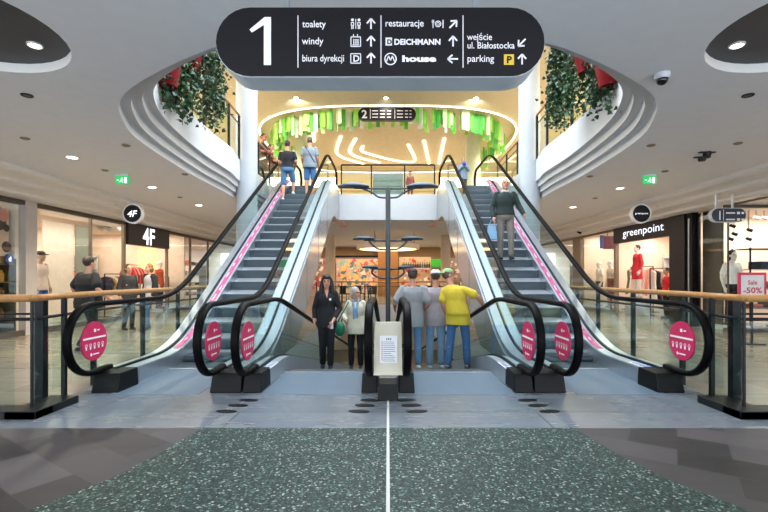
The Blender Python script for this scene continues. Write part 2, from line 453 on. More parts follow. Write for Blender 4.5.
def glass_panel(mb, X, zf, d_end, th=.012, y_from=4.53):
    rows = []
    rr = R_N-.02
    for d in [4.875-rr*cos(pi/2*i/10) for i in range(0,11)] + frange(4.95, d_end, .12):
        if d < 4.875:
            h = sqrt(max(0, rr*rr-(4.875-d)**2)); zt, zb = .625+h, .625-h
        else:
            zt = zf(d)+1.0-.02; zb = zf(d)+(.2 if d > 5.0 else .255)
        if zt-zb < .01: zt = zb+.01
        rows.append((d, zb, zt))
    return mb.rings([[Vector((X-th/2,d,a)),Vector((X+th/2,d,a)),Vector((X+th/2,d,b)),Vector((X-th/2,d,b))] for d,a,b in rows])
def deck_sweep(mb, xa, xb, zf, d0, d1, lo, hi, clip=None, step=.12):
    r = []
    for d in frange(d0, d1, step):
        a, b = zf(d)+lo, zf(d)+hi
        if clip is not None: a = max(a, clip(d))
        if b-a < .005: a = b-.005
        r.append([Vector((xa,d,a)),Vector((xb,d,a)),Vector((xb,d,b)),Vector((xa,d,b))])
    return mb.rings(r)
def sticker(parent, X, s, d=4.92, z=.595, ry=.215, rz=.215, deep=False):
    # oval notice stuck on the outside of the glass, facing the camera side
    n = 28
    mbb = MB(); sg = s
    mbb.rings([[Vector((X+sg*e, d+ry*cos(2*pi*i/n), z+rz*sin(2*pi*i/n))) for i in range(n)] for e in (-.0085,.0085)])
    st = obj('notice_sticker', mbb, m_pink, parent); st['label'] = 'pink oval sticker with white marks'
    mk = MB()
    for sd in (-1,1):
        o = Vector((X+sd*.0087,d,z)); r = Vector((0,sd,0))
        mk.bar((-.015,.115),(.02,.115),.035,o,r,UZ,.001); mk.bar((.04,.115),(.08,.115),.015,o,r,UZ,.001)
        mk.bar((-.19,.035),(.19,.035),.02,o,r,UZ,.001)
        for k in range(5):
            x = -.14+.068*k; mk.ring2((x,-.04),.02,.008,o,r,UZ,.0012,12); mk.bar((x,-.085),(x,-.06),.022,o,r,UZ,.001)
        mk.ring2((-.06,-.145),.018,.018,o,r,UZ,.001,10,True); mk.bar((-.03,-.145),(.07,-.145),.014,o,r,UZ,.001)
    obj('printing', mk, m_whitef, st)

def bevelled_box(mb, x0,x1,y0,y1,z0,z1,top=.04):
    # newel base: the front face leans in towards the top
    return mb.add([(x0,y0,z0),(x1,y0,z0),(x1,y1,z0),(x0,y1,z0),(x0+.01,y0+top,z1),(x1-.01,y0+top,z1),(x1-.01,y1,z1),(x0+.01,y1,z1)],
                  [(0,3,2,1),(4,5,6,7),(0,1,5,4),(1,2,6,5),(2,3,7,6),(3,0,4,7)])

def balustrade(t, X, zf, dend, s_in, top_end=True, deck_w=.165, nb_x=None):
    """glass, handrail, deck and newel base at X; s_in = side of the steps"""
    obj('balustrade_glass', glass_panel(MB(), X, zf, dend), m_glass, t)
    obj('handrail', sweep_yz(MB(), handrail_path(zf, dend, top_end), X, .043, .03), m_black, t, smooth='all')
    dk = MB(); deck_sweep(dk, X-deck_w, X+deck_w, zf, 5.4, dend+.3, -.02, .2)
    do = obj('deck', dk, m_alu, t)
    ln = MB()
    deck_sweep(ln, X-.02, X+.02, zf, 5.3, dend+.2, .19, .225); obj('glass_clamp', ln, m_blackp, t)
    nb = MB(); x0, x1 = sorted(nb_x or (X-.12, X+.12)); bevelled_box(nb, x0, x1, 4.98, 5.395, 0, .212, .06); obj('newel_base', nb, m_blackp, t, bevel=.012)
    return do

for s in (-1,1):
    lab = 'rising escalator under the hanging plants carrying two men seen from behind' if s < 0 else 'escalator carrying a grey haired man in a dark green sweater'
    t = thing('escalator', lab, 'escalator', (s*2.59,4.5,0), 'escalators up to the next floor')
    Xi, Xo = s*1.93, s*3.25
    DE = 16.3
    balustrade(t, Xi, z_up, DE, s, nb_x=(s*1.645,s*2.0)); balustrade(t, Xo, z_up, DE, -s, nb_x=(s*3.02,s*3.33))
    # truss below
    tr = MB()
    deck_sweep(tr, s*1.765, s*3.415, z_up, 6.35, 15.98, -.95, -.03, clip=lambda d: .004)
    obj('truss_cladding', tr, m_clad, t)
    cl = MB(); xs0, xs1 = sorted((s*3.415, s*3.43))
    deck_sweep(cl, xs0, xs1, z_up, 5.4, 15.98, -.95, .1, clip=lambda d: .004)
    xs0, xs1 = sorted((s*1.75, s*1.765))
    deck_sweep(cl, xs0, xs1, z_up, 6.4, 15.98, -.95, .1, clip=lambda d: .004)
    obj('side_panel', cl, m_clad, t)
    seams = MB()
    for d in (8.0, 9.6, 11.2, 12.8):
        for xx in (s*1.748, s*3.432): seams.box(xx-.002, xx+.002, d-.006, d+.006, max(.01,z_up(d)-.94), z_up(d)+.09)
    obj('panel_joint', seams, m_dark, t)
    # skirts along the steps
    sk = MB()
    for x in (Xi+s*.165, Xo-s*.165):
        a, b = sorted((x, x+s*.012 if x == Xi+s*.165 else x-s*.012))
        deck_sweep(sk, a, b, z_up, 5.5, 15.6, -.15, .19, clip=lambda d: .004)
    obj('skirt_panel', sk, m_steel, t)
    # pink advertising strip on the inner face of the outer deck
    pk = MB(); xa, xb = sorted((Xo-s*.145, Xo-s*.065))
    deck_sweep(pk, xa, xb, z_up, 6.6, 14.6, .2, .208); po = obj('advert_strip', pk, mat('pale_pink_film','#c04a7c',.5,var=.3,scale=9), t); po['label'] = 'pink advert strip with white marks'
    pw = MB(); r2 = random.Random(3)
    d = 6.9
    while d < 14.3:
        L = r2.uniform(.05,.2); x0 = r2.uniform(.08,.11); w = r2.uniform(.008,.02)
        xa, xb = sorted((Xo-s*x0, Xo-s*(x0+w))); deck_sweep(pw, xa, xb, z_up, d, d+L, .206, .2105); d += L + r2.uniform(.08,.35)
    obj('strip_printing', pw, m_whitef, po)
    # landing plates
    obj('landing_plate', MB().box(*sorted((s*2.1,s*3.08)),4.9,6.22,0,.005), m_plate, t)
    obj('landing_plate', MB().box(*sorted((s*2.1,s*3.08)),15.3,16.4,4.21,4.262), m_plate, t)
    obj('comb', MB().box(*sorted((s*2.1,s*3.08)),6.2,6.28,-.01,.02), mat('comb_metal','#aab2b8',.4,.6), t)
    for k in range(23):
        d0 = 6.28+.4*k; zc = z_up(d0+.2)
        if d0 > 15.1: break
        st = MB(); x0, x1 = sorted((s*2.11, s*3.07))
        zn = min(zc, z_up(d0-.2)+.0)
        st.box(x0, x1, d0, d0+.4, zc-.05, zc+.006)
        rz = max(.04, zc - z_up(d0-.2))
        if rz > .02:   # curved riser
            pr = [Vector((0,d0-.012*sin(pi*q/6)-.002, zc-rz*q/6)) for q in range(7)]
            st.rings([[Vector((x0,p.y,p.z)),Vector((x1,p.y,p.z)),Vector((x1,p.y+.02,p.z)),Vector((x0,p.y+.02,p.z))] for p in pr])
        obj('step', st, m_step, t)
    sticker(t, Xi, 1); sticker(t, Xo, 1)
    if s > 0:
        lb = MB().box(s*3.1,s*3.28,5.3,5.75,.2,.2035)
        l = obj('safety_label', lb, m_whitef, t); mk = MB()
        for k in range(5): mk.box(s*3.12,s*3.26,5.34+.08*k,5.385+.08*k,.2035,.2045)
        obj('printing', mk, mat('label_blue','#3558a8',.5), l)

for s in (-1,1):
    lab = 'descending moving walkway with the woman in black standing on it' if s < 0 else 'descending moving walkway carrying three people in caps'
    t = thing('moving_walkway', lab, 'walkway', (s*.875,4.5,0), 'moving walkways going down')
    Xi, Xo = s*.2, s*1.55
    DE = 20.6
    balustrade(t, Xi, z_dn, DE, s, False, .09, (s*.115,s*.3)); balustrade(t, Xo, z_dn, DE, -s, False, .13, (s*1.42,s*1.635))
    tr = MB(); deck_sweep(tr, s*.12, s*1.7, z_dn, 6.4, DE+2, -.7, -.03); obj('truss_cladding', tr, m_clad, t)
    obj('landing_plate', MB().box(*sorted((s*.3,s*1.4)),4.9,6.05,0,.005), m_plate, t)
    be = MB(); x0, x1 = sorted((s*.3, s*1.4)); deck_sweep(be, x0, x1, z_dn, 6.05, DE+2, -.05, .004); obj('belt', be, m_belt, t)
    sticker(t, Xo, 1)
    lb = obj('safety_label', MB().box(*sorted((s*1.41,s*1.5)),5.35,5.75,.2,.2035), m_whitef, t)
    mk = MB()
    for k in range(4): mk.box(*sorted((s*1.425,s*1.485)),5.38+.09*k,5.43+.09*k,.2035,.2045)
    obj('printing', mk, mat('label_blue','#3558a8',.5), lb)
    # blue stripes on the handrail newels
    bl = MB(); a = 1.9
    for X in ((Xi,),):
        pass
    sb = MB().box(s*.2-.03, s*.2+.03, 4.535, 4.545, .8, .85)

# floor markers (black ovals) in front of the newels
k = 0
for gx, who in ((-1.5,'walkway of the woman in black'),(-.22,'central newel below the elderly woman'),(.22,'central newel below the grey T-shirt youth'),(1.5,'walkway of the yellow T-shirt man')):
    for q, (dy, dx) in enumerate(((4.69,0),(4.50,.0),(4.30,.0))):
        dirn = -1 if gx < 0 else 1
        xx = gx + dirn*(q*.045 - .03)
        mk = MB(); n = 20
        mk.rings([[Vector((xx+.1*cos(2*pi*i/n)+dirn*.02*sin(2*pi*i/n), dy+.052*sin(2*pi*i/n), zz)) for i in range(n)] for zz in (0,.004)])
        tag(obj('floor_marker', mk, m_blackp), f'black oval floor marker, {("farthest","middle","nearest")[q]} of three by the {who}', 'marker', 'black oval floor markers')

# notice board between the central newels
t = thing('notice_board', 'beige notice board with a white printed sheet between the two central newels', 'board', (0,4.72,0))
bd = MB(); a = P(373.5,322,4.7); b = P(402.5,375,4.7)
bd.add([(a.x+.012,4.70,a.z),(b.x-.012,4.70,a.z),(b.x,4.68,b.z),(a.x,4.68,b.z),(a.x+.012,4.73,a.z),(b.x-.012,4.73,a.z),(b.x,4.71,b.z),(a.x,4.71,b.z)],[(0,1,2,3),(7,6,5,4),(0,4,5,1),(1,5,6,2),(2,6,7,3),(3,7,4,0)])
bo = obj('backing', bd, mat('beige_board','#cfc7b2',.5), t, bevel=.004)
pa = MB(); o = P(388.5,350,4.675); pa.bar((0,-.135),(0,.15),.185,o,RX,UZ,0,.001); sh = obj('sheet', pa, m_whitef, t)
mk = MB(); rr = random.Random(5)
for k in range(3): mk.bar((-.025+.02*k,.115),(-.012+.02*k,.115),.018,o,RX,UZ,.003)
for k in range(11): mk.bar((-.055,.085-.02*k),(-.055+rr.uniform(.08,.13),.085-.02*k),.005,o,RX,UZ,.003)
obj('printing', mk, mat('print_grey','#5d5f6b',.6), sh)
mk = MB()
for k in range(10): mk.bar((-.073,.085-.021*k),(-.062,.085-.021*k),.01,o,RX,UZ,.003)
obj('bullet_marks', mk, mat('print_red','#b0305c',.6), sh)
bs = MB(); bevelled_box(bs, -.11,.11,4.66,4.98,0,.17); obj('base', bs, m_blackp, t, bevel=.01)

# ------------------------------------------------------------------ GUARD RAILINGS level 1
for s in (-1,1):
    lab = ('wood topped glass guard railing on the floor beside the escalator with two men' if s<0 else 'wood topped glass guard railing on the floor beside the escalator with the green sweater man')
    t = thing('guard_railing', lab, 'railing', (s*3.42,4.2,0), 'wood topped guard railings')
    path = [(s*9.0,4.0),(s*3.36,4.18)]
    # plinth
    pl = MB()
    pl.box(*sorted((s*9.0,s*3.21)),4.05,4.27,0,.075); pl.box(*sorted((s*3.21,s*3.5)),4.05,4.62,0,.0752)
    obj('plinth', pl, m_dark, t, bevel=.006)
    hr = MB(); sm = catmull([(x,y,1.09) for x,y in path[:2]],4)
    hr.tube([(s*9.0,4.0,1.1),(s*6,4.07,1.1),(s*3.36,4.18,1.1)], .037, 12); hr.tube([(s*3.36,4.18,1.1),(s*3.43,4.7,1.1),(s*3.52,5.3,1.1),(s*3.56,12,1.1)], .034, 12)
    obj('top_rail', hr, m_wood, t, smooth='all')
    lr = MB(); lr.tube([(s*9,4.05,.9),(s*3.36,4.22,.9)],.016,8); lr.tube([(s*9,4.05,.95),(s*3.36,4.22,.95)],.01,8); lr.tube([(s*3.38,4.3,.9),(s*3.46,4.8,.9),(s*3.55,5.3,.9),(s*3.58,12,.9)],.016,8)
    obj('lower_rail', lr, m_dark, t, smooth='all')
    gl = MB(); gl.obox((s*6.13,4.11,.48),(2.75,-.085*1,0),(0,.005,0),(0,0,.4)); obj('glass_panel', gl, m_glass, t)
    gl = MB(); gl.obox((s*3.39,4.44,.48),(.03*s,.22,0),(.005,0,0),(0,0,.4)); obj('glass_panel', gl, m_glass, t)
    for q in range(4):
        gl = MB(); y0 = 4.75+1.75*q; gl.box(s*3.58-.005,s*3.58+.005,y0,y0+1.68,.1,.87); obj('glass_panel', gl, m_glass, t)
    for (x,y,w) in ((3.36,4.2,.011),(3.42,4.7,.022),(3.6,4.62,.045),(3.56,5.38,.026),(3.57,6.48,.026),(3.57,7.56,.026),(3.57,8.4,.026),(3.57,9.2,.028),(3.57,10.5,.028),(5.6,4.08,.028),(7.4,4.02,.028)):
        obj('post', MB().box(s*x-w,s*x+w,y-w*.8,y+w*.8,.0,1.075), m_dark, t)

# level 2 railings
def railing2(label, pts, group='glass railings of the upper floor', z=4.3):
    t = thing('upper_railing', label, 'railing', (pts[0][0],pts[0][1],z), group)
    obj('top_rail', MB().tube([(x,y,z+1.07) for x,y in pts], .032, 10), m_wood, t, smooth='all')
    obj('middle_rail', MB().tube([(x,y,z+.85) for x,y in pts], .014, 8), m_dark, t, smooth='all')
    acc = 0; last = None
    for i in range(len(pts)-1):
        a, b = Vector((*pts[i],0)), Vector((*pts[i+1],0)); u = (b-a)
        if u.length < .05: continue
        nrm = Vector((-u.y,u.x,0)).normalized()
        gl = MB(); gl.obox((a+b)/2+Vector((0,0,z+.42)), u*.49, nrm*.005, (0,0,.4)); obj('glass_panel', gl, m_glass, t)
    for i in range(len(pts)):
        x,y = pts[i]
        obj('post', MB().box(x-.025,x+.025,y-.025,y+.025,z-.02,z+1.06), m_dark, t)
    return t
for s in (-1,1):
    L = [(s*(x+.06),y) for x,y in inn[3:8]]+[(s*3.75,11.2)]
    railing2('glass railing of the upper floor beside ' + ('the man in the black T-shirt' if s<0 else 'the green sweater man'), L)
    railing2('upper railing past the column ' + ('where two people lean over it' if s<0 else 'above the escalator with the descending man'), [(s*3.88,12.1),(s*3.9,13.4),(s*3.92,14.7),(s*3.94,16.0)])
t = railing2('glass railing along the white bridge behind the lamp post', [(-1.68,16.05),(-.6,16.05),(.6,16.05),(1.68,16.05)], None, 4.27)
for o in t.children:
    if o.name.startswith('top_rail'): o.data.materials[0] = m_dark
# corner brackets of the bridge (brown wedges under the slab)
for s in (-1,1):
    w = MB(); a = P(388+s*48,220,15.9); w.prism([(0,0),(.28,0),(.28,-.0),(0,.26)] if False else [(0,0),(.26,0),(0,.27)], lambda x,y,h: Vector((s*1.72 - s*x, 15.86+h, 3.09+y)), 0, .12)
    tag(obj('corner_wedge', w, mat('brown_wedge','#7a4a33',.5)), 'small brown wedge under the bridge at the side of ' + ('the black T-shirt man' if s<0 else 'the green sweater man'), 'bracket', 'brown wedges under the bridge')
t = thing('grey_cabinet', 'grey panelled cabinet behind the bridge railing above the lamp post', 'panel', P(388,190,16.6))
a = P(373,174,16.6); b = P(403,190,16.6)
obj('case', MB().box(a.x,b.x,16.55,16.75,4.27,a.z), mat('grey_panel','#8d9890',.4), t, bevel=.01)
fr = MB()
for k in range(1,4): fr.box(a.x+.02,b.x-.02,16.54,16.555,4.27+k*.2-.01,4.27+k*.2+.01)
obj('seam', fr, mat('grey_panel_line','#6f7a74',.4), t)

# ------------------------------------------------------------------ LAMP POST
t = thing('lamp_post', 'tall dark grey lamp post with six flat lamp heads behind the notice board', 'lamp', (0,10,-4.25))
obj('base', MB().lathe([(.16,-4.25),(.16,-4.2),(.07,-4.1),(.06,-4.0)], (0,10,0), 20), m_dark, t, smooth=True)
m_pole = mat('pole_grey','#43494e',.45,.4)
obj('pole', MB().lathe([(.056,-4.05),(.056,3.28),(.05,3.3)], (0,10,0), 20), m_pole, t, smooth=True)
m_head = mat('lamp_head_blue_grey','#4a5a68',.35,.4)
for zy, xo, xi, hh in ((188,50,10,.16),(240,35,8,.1),(268.5,26,6,.07)):
    z = EYE+(HY-zy)/F*10
    for s in (-1,1):
        R0 = xo/F*10; w = R0*.62; cx = s*(R0-w/2)
        r = []
        for k in range(13):
            q = -1+2*k/12; x = cx+q*w/2; hgt = hh*max(.12,(1-q*q))**.6*.6; yw = .2*max(.1,(1-q*q))**.5
            r.append([Vector((x,10+yw*cos(2*pi*i/14), z+(hgt if sin(2*pi*i/14)>0 else .03)*sin(2*pi*i/14)+.03)) for i in range(14)])
        arm = obj('arm', MB().tube(catmull([(s*.04,10,z-.22),(s*.22,10,z-.2),(s*.36,10,z-.1),(cx-s*w*.2,10,z+.01)],5), .022, 8).tube([(s*.04,10,z-.02),(cx,10,z+.0)], .02, 8), m_pole, t, smooth='all')
        obj('lamp_head', MB().rings(r), m_head, t, smooth='all')

# ------------------------------------------------------------------ SIGN "1"
def stadium(w, h, n=14):
    r = h/2; c = w/2-r
    return [(c+r*cos(-pi/2+pi*i/n), r*sin(-pi/2+pi*i/n)) for i in range(n+1)] + [(-c+r*cos(pi/2+pi*i/n), r*sin(pi/2+pi*i/n)) for i in range(n+1)]
def big_sign():
    D = 2.7; k = D/F
    t = thing('wayfinding_sign', 'large black pill shaped wayfinding sign numbered 1 hanging overhead', 'sign', P(380,42,D))
    c = P(380.3,42.3,D); W, H = 329*k, 69.5*k
    obj('casing', MB().prism(stadium(W,H), lambda x,y,h: c+Vector((x,h,y)), 0, .2), mat('sign_casing','#d3dbe2',.45), t, smooth=True)
    obj('face', MB().prism(stadium(W-.006,H-.006), lambda x,y,h: c+Vector((x,h,y)), -.006, .01), m_sign, t)
    for x in (283.5,478):
        q = P(x,8,D); obj('rod', MB().box(q.x-.012,q.x+.012,D+.09,D+.114,q.z-.01,CZ), m_steel, t)
    tx = MB()
    def T(s, x, y, hp, b=.0, wpx=None): tx.text(s, P(x,y,D-.007), RX, UZ, hp*k, b, 'LEFT', .001, wpx*k if wpx else None)
    # digit 1
    o = P(0,0,D-.008)
    def poly(ps): tx.add([P(x,y,D-.0085) for x,y in ps], [tuple(range(len(ps)))])
    poly([(263.8,65),(271,65),(271,17),(264.5,17),(249.5,29.5),(251.8,32.6),(263.8,25)])
    T('toalety',302.3,27.3,7.0,.01,23.5); T('windy',302,44.3,7.0,.01,21.5); T('biura dyrekcji',302,61.5,7.0,.01,41.5)
    T('restauracje',385,26.5,7.0,.01,38); T('DEICHMANN',394,44.6,5.6,.05,46); T('house',402,61.5,6.0,.07,34)
    T('wejście',467,40,6.6,.01,25); T('ul. Białostocka',467,48.5,6.6,.01,47); T('parking',467,61.8,7.0,.01,26.5)
    B = lambda x0,y0,x1,y1,w: tx.bar((0,0),((x1-x0)*k,-(y1-y0)*k),w*k,P(x0,y0,D-.008),RX,UZ,.001,.0005)
    for x in (298,381,463): B(x,15.5,x,67.5,.9)
    def arrow(x, y, dx, dy, L=5.0):
        n = sqrt(dx*dx+dy*dy); dx/=n; dy/=n
        B(x-dx*L,y-dy*L,x+dx*L,y+dy*L,1.6); ex, ey = x+dx*L, y+dy*L
        for sg in (-1,1):
            a = atan2(-dy,-dx)+sg*pi/4.2; B(ex+dx*.3,ey+dy*.3,ex+cos(a)*6,ey+sin(a)*6,1.6)
    for y in (24,41.5,58.5): arrow(371,y,0,-1)
    arrow(453,24.5,.75,-.75); arrow(453,41.5,0,-1); arrow(453,59,-1,0); arrow(522,42.5,-.75,.75); arrow(522,59.5,0,-1)
    def circ_(x,y,r,w,fill=False): tx.ring2((0,0),r*k,w*k,P(x,y,D-.008),RX,UZ,.001,20,fill)
    def sq(x0,y0,x1,y1,w=.9):
        B(x0,y0,x1,y0,w); B(x0,y1,x1,y1,w); B(x0,y0,x0,y1,w); B(x1,y0,x1,y1,w)
    # toilets
    for x in (352.5,359): circ_(x,20,1.4,1,True); sq(x-1.2,22.5,x+1.2,25.5,.8); B(x-.7,26,x-.7,29,.9); B(x+.7,26,x+.7,29,.9)
    B(355.8,19,355.8,29,.7)
    # lift
    sq(351,37,360.5,46.5); B(353.5,34.2,353.5,36.2,.8); B(357.5,34.2,357.5,36.2,.8)
    for x in (353.8,356,358): circ_(x,40,.8,.8,True); B(x,41,x,44,1.1)
    B(352.5,45,359,45,.8)
    # boxed D
    sq(350.8,53.8,360.6,63.2); T('D',352.9,61.6,6.4,.03)
    # plate with cutlery
    circ_(438,24,3.2,.8); circ_(438,24,1.7,.6)
    B(433,20,433,28,.8); B(443,20,443,28,.9); 
    for q in (-.9,0,.9): B(433+q,20,433+q,23,.5)
    # D in a filled square
    poly([(385.5,37.5),(392,37.5),(392,45.5),(385.5,45.5)])
    # house ring logo
    circ_(390.5,59,6.2,1.1)
    for a,b_,c_,d_ in ((386.5,61.5,388.6,56),(388.6,56,390.5,60.5),(390.5,60.5,392.4,56),(392.4,56,394.5,61.5)): B(a,b_,c_,d_,1.1)
    obj('lettering', tx, mat('sign_white','#e9e6ea',.5), t, recalc=False)
    yl = MB(); c2_ = P(509,59.5,D-.009); yl.box(c2_.x-5*k,c2_.x+5*k,c2_.y,c2_.y+.002,c2_.z-5.2*k,c2_.z+5.2*k)
    yp = obj('parking_plate', yl, mat('yellow_plate','#e0b93a',.5), t); yp['label'] = 'yellow plate with a black P'
    b = MB(); b.text('P', P(506.6,63,D-.0115), RX, UZ, 7*k, .05, 'LEFT', .001); b.text('D', P(387.0,44,D-.0115), RX, UZ, 4.6*k, .05, 'LEFT', .001)
    obj('dark_letters', b, m_sign, yp, recalc=False)
big_sign()

def level2_sign():
    D = 15.9; k = D/F; c = P(387,114,D)
    t = thing('wayfinding_sign', 'small black pill shaped wayfinding sign numbered 2 before the green strips', 'sign', c)
    obj('face', MB().prism(stadium(58*k,12.6*k), lambda x,y,h: c+Vector((x,h,y)), 0, .15), m_sign, t)
    for x in (368,405):
        q = P(x,108,D); obj('rod', MB().box(q.x-.012,q.x+.012,D+.06,D+.085,q.z-.02,7.5), m_dark, t)
    tx = MB(); tx.text('2', P(361.5,118,D-.005), RX, UZ, 8.2*k, .03)
    B = lambda x0,y0,x1,y1,w: tx.bar((0,0),((x1-x0)*k,-(y1-y0)*k),w*k,P(x0,y0,D-.005),RX,UZ,.001,.001)
    for y in (110.8,114,117.2):
        for a,b in ((372,378),(380,385),(387,391),(397,403),(405,408),(409.5,411.5)): B(a,y,b,y,.9)
    for x in (370.3,394.8): B(x,109,x,119,.5)
    obj('lettering', tx, mat('sign_white','#e9e6ea',.5), t, recalc=False)
level2_sign()

# ------------------------------------------------------------------ LED lines and green strips of the upper ceiling
def onceil(x, y, z=7.74):
    d = F*(z-EYE)/(HY-y); return Vector(((x-VX)/F*d, d, z))
LINES = [([(341,136.5),(336.5,150),(338,155),(345,159),(364,164.5)],'long hooked ceiling light line nearest the grey T-shirt man'),
 ([(356,139),(350,150),(352,155),(362,159),(380,163)],'hooked ceiling light line, second from the grey T-shirt man'),
 ([(363,146.5),(361.5,150.5),(366,153.5),(390,160),(408,162.5),(415,160),(408,145)],'wide open loop of ceiling light above the lamp post top'),
 ([(424,141),(429,164)],'straight ceiling light line in the middle of the bridge end'),
 ([(444.5,138.5),(439,164)],'slanting ceiling light line nearest the child on the escalator'),
 ([(313.6,132),(314,142)],'short ceiling light line beside the head of the grey T-shirt man'),
 ([(470,174),(490,168),(511,164)],'lower light line of the ceiling beyond the descending child'),
 ([(470,166),(492,160),(511,157)],'upper light line of the ceiling beyond the descending child')]
for pts, lb in LINES:
    w = [onceil(*p, 7.70) for p in pts]
    w = [Vector(p) for p in catmull([tuple(v) for v in w], 5)] if len(w) > 2 else w
    mb = MB(); rs = []
    for i, p in enumerate(w):
        tt = (w[min(i+1,len(w)-1)]-w[max(i-1,0)]).normalized(); sd = Vector((-tt.y,tt.x,0))*.05
        rs.append([p-sd, p+sd, p+sd+UZ*.02, p-sd+UZ*.02])
    mb.rings(rs); tag(obj('light_line', mb, m_led), lb, 'light', 'ceiling light lines')
gcols = ['#5cc63f','#9be056','#bdea7c','#74d05a','#4fb855','#e2f5cc','#f4f8ee','#a6e563','#d2f0a2','#63c866']
gm = [mat('green_strip_%d' % i, c, .5, var=.08) for i, c in enumerate(gcols)]
gmesh = {}
proto = {}
ng = 0
arc = []
for i in range(250):
    a = -pi + pi*(i+.5)/250           # front half of the oval
    a = -pi*.5 + (a+pi*.5)*1.28
    arc.append(a)
def strip_place(i, a):
    q = abs((a+pi/2)/(pi*.64)); side = 'from the middle towards the grey T-shirt man' if a < -pi/2 else 'from the middle towards the descending child'
    return side
cntL = cntR = 0
def numword(n):
    ones = ['','first','second','third','fourth','fifth','sixth','seventh','eighth','ninth']
    tens = {2:'twenty',3:'thirty',4:'forty',5:'fifty',6:'sixty',7:'seventy',8:'eighty',9:'ninety'}
    if n >= 100: return 'hundred and ' + (numword(n-100) if n > 100 else 'none')
    if n < 20: return ORD[n-1]
    if n % 10 == 0: return {2:'twentieth',3:'thirtieth',4:'fortieth',5:'fiftieth',6:'sixtieth',7:'seventieth',8:'eightieth',9:'ninetieth'}[n//10]
    return tens[n//10] + '-' + ones[n%10]
half = len(arc)//2
for i, a in enumerate(arc):
    ci_ = random.randrange(len(gcols)); L = random.uniform(.5,.8) * (1.0 + .7*max(0,abs((a+pi/2)/(pi*.64))-.45))
    r = random.uniform(.9,1.0)
    x, y = 5.15*r*sup(cos(a)), 21.2+4.7*r*sup(sin(a))
    w = random.uniform(.05,.1)
    mb = MB(); tw = random.uniform(-.6,.6); ux = Vector((cos(tw),sin(tw),0)); uy = Vector((-sin(tw),cos(tw),0))
    mb.obox((0,0,-L/2), ux*w, uy*.01, UZ*(L/2)); mb.cone((0,0,0),(0,0,.12),.004,n=6)
    o = obj('hanging_strip', mb, gm[ci_]); o.location = (x, y, 7.6)
    if i < half: nn = half-i; side = 'two riding men'
    else: nn = i-half+1; side = 'descending child'
    cname = 'white' if ci_ in (5,6) else ('pale green' if ci_ in (2,8) else 'green')
    tag(o, f'{cname} ceiling strip, {numword(nn)} from the oval middle towards the {side}', 'strip', 'green strips hanging round the ceiling oval')

# ------------------------------------------------------------------ ceiling fixtures, level 1
def downlight(x, y, label, on=True, group='round ceiling downlights', z=CZ, d=None, k=1.):
    dd = F*(z-EYE)/(HY-y) if d is None else d
    p = Vector(((x-VX)/F*dd, dd, z))
    t = thing('downlight', label, 'light', p, group)
    obj('trim_ring', MB().rings([[p+Vector((r*cos(2*pi*i/20), r*sin(2*pi*i/20), zz)) for i in range(20)] for r, zz in ((.11*k,.0),(.11*k,-.012),(.085*k,-.014),(.08*k,-.002))], cap=False), m_cornice if on else m_dark, t, smooth=True)
    obj('lens', MB().lathe([(.083*k,-.003),(.083*k,-.006),(.001,-.008)], p, 20), m_lamp if on else mat('unlit_lens','#5b5148',.5), t)
    if on:
        l = bpy.data.lights.new('dl','SPOT'); l.energy = on if on is not True else 230; l.color = (1,.86,.68); l.spot_size = 2.4; l.spot_blend = .8; l.shadow_soft_size = .06
        lo_ = bpy.data.objects.new('downlight_lamp', l); COL.objects.link(lo_); lo_.location = p+Vector((0,0,-.05))
    return t
for x,y,lb in ((72,157,'lit downlight nearest the camera over the sportswear shop walk'),(152,187,'second lit downlight over the sportswear shop walk'),(199,205,'farthest lit downlight beside the rising escalator'),
               (620,188,'lit downlight nearest the camera over the fashion shop walk'),(573,207,'farthest lit downlight over the fashion shop walk')):
    downlight(x,y,lb)
downlight(35,47,'glowing downlight in the dark round recess above the sportswear side',60,'recess downlights',CZ+.09,4.1,.6)
downlight(737,48,'glowing downlight in the dark round recess above the fashion side',60,'recess downlights',CZ+.09,4.1,.6)
for x,y in ((27,95),(748,95)):
    downlight(x,y,'unlit bronze ceiling spot beside the dark recess '+('on the sportswear side' if x<388 else 'on the fashion side'),False,'unlit ceiling spots',k=.55)
for i,(x,y) in enumerate(((25,138),(105,170),(126,145),(185,174),(180,197),(738,143),(665,171),(651,145),(590,176),(595,198))):
    sidew = 'sportswear' if x < 388 else 'fashion'
    nth = ORD[i if i < 5 else i-5]
    d = F*(CZ-EYE)/(HY-y); p = Vector(((x-VX)/F*d,d,CZ))
    tag(obj('ceiling_detector', MB().lathe([(.062,0),(.062,-.012),(.04,-.022),(.01,-.024)], p, 20), mat('bronze_fitting','#7d6c58',.5), smooth=True), f'small bronze ceiling disc, {nth} of those over the {sidew} walk', 'detector', 'bronze ceiling discs')
for i,(x,y) in enumerate(((702,157),(707,152))):
    d = F*(CZ-EYE)/(HY-y); p = Vector(((x-VX)/F*d,d,CZ))
    tag(obj('ceiling_spot', MB().lathe([(.06,0),(.06,-.05),(.05,-.07),(.02,-.07)], p, 16).box(p.x-.13,p.x+.13,p.y-.03,p.y+.03,CZ-.015,CZ), m_dark, smooth=True), ('nearer' if i==0 else 'farther')+' of two dark spot fittings close together on the ceiling', 'spotlight', 'dark ceiling spot fittings')
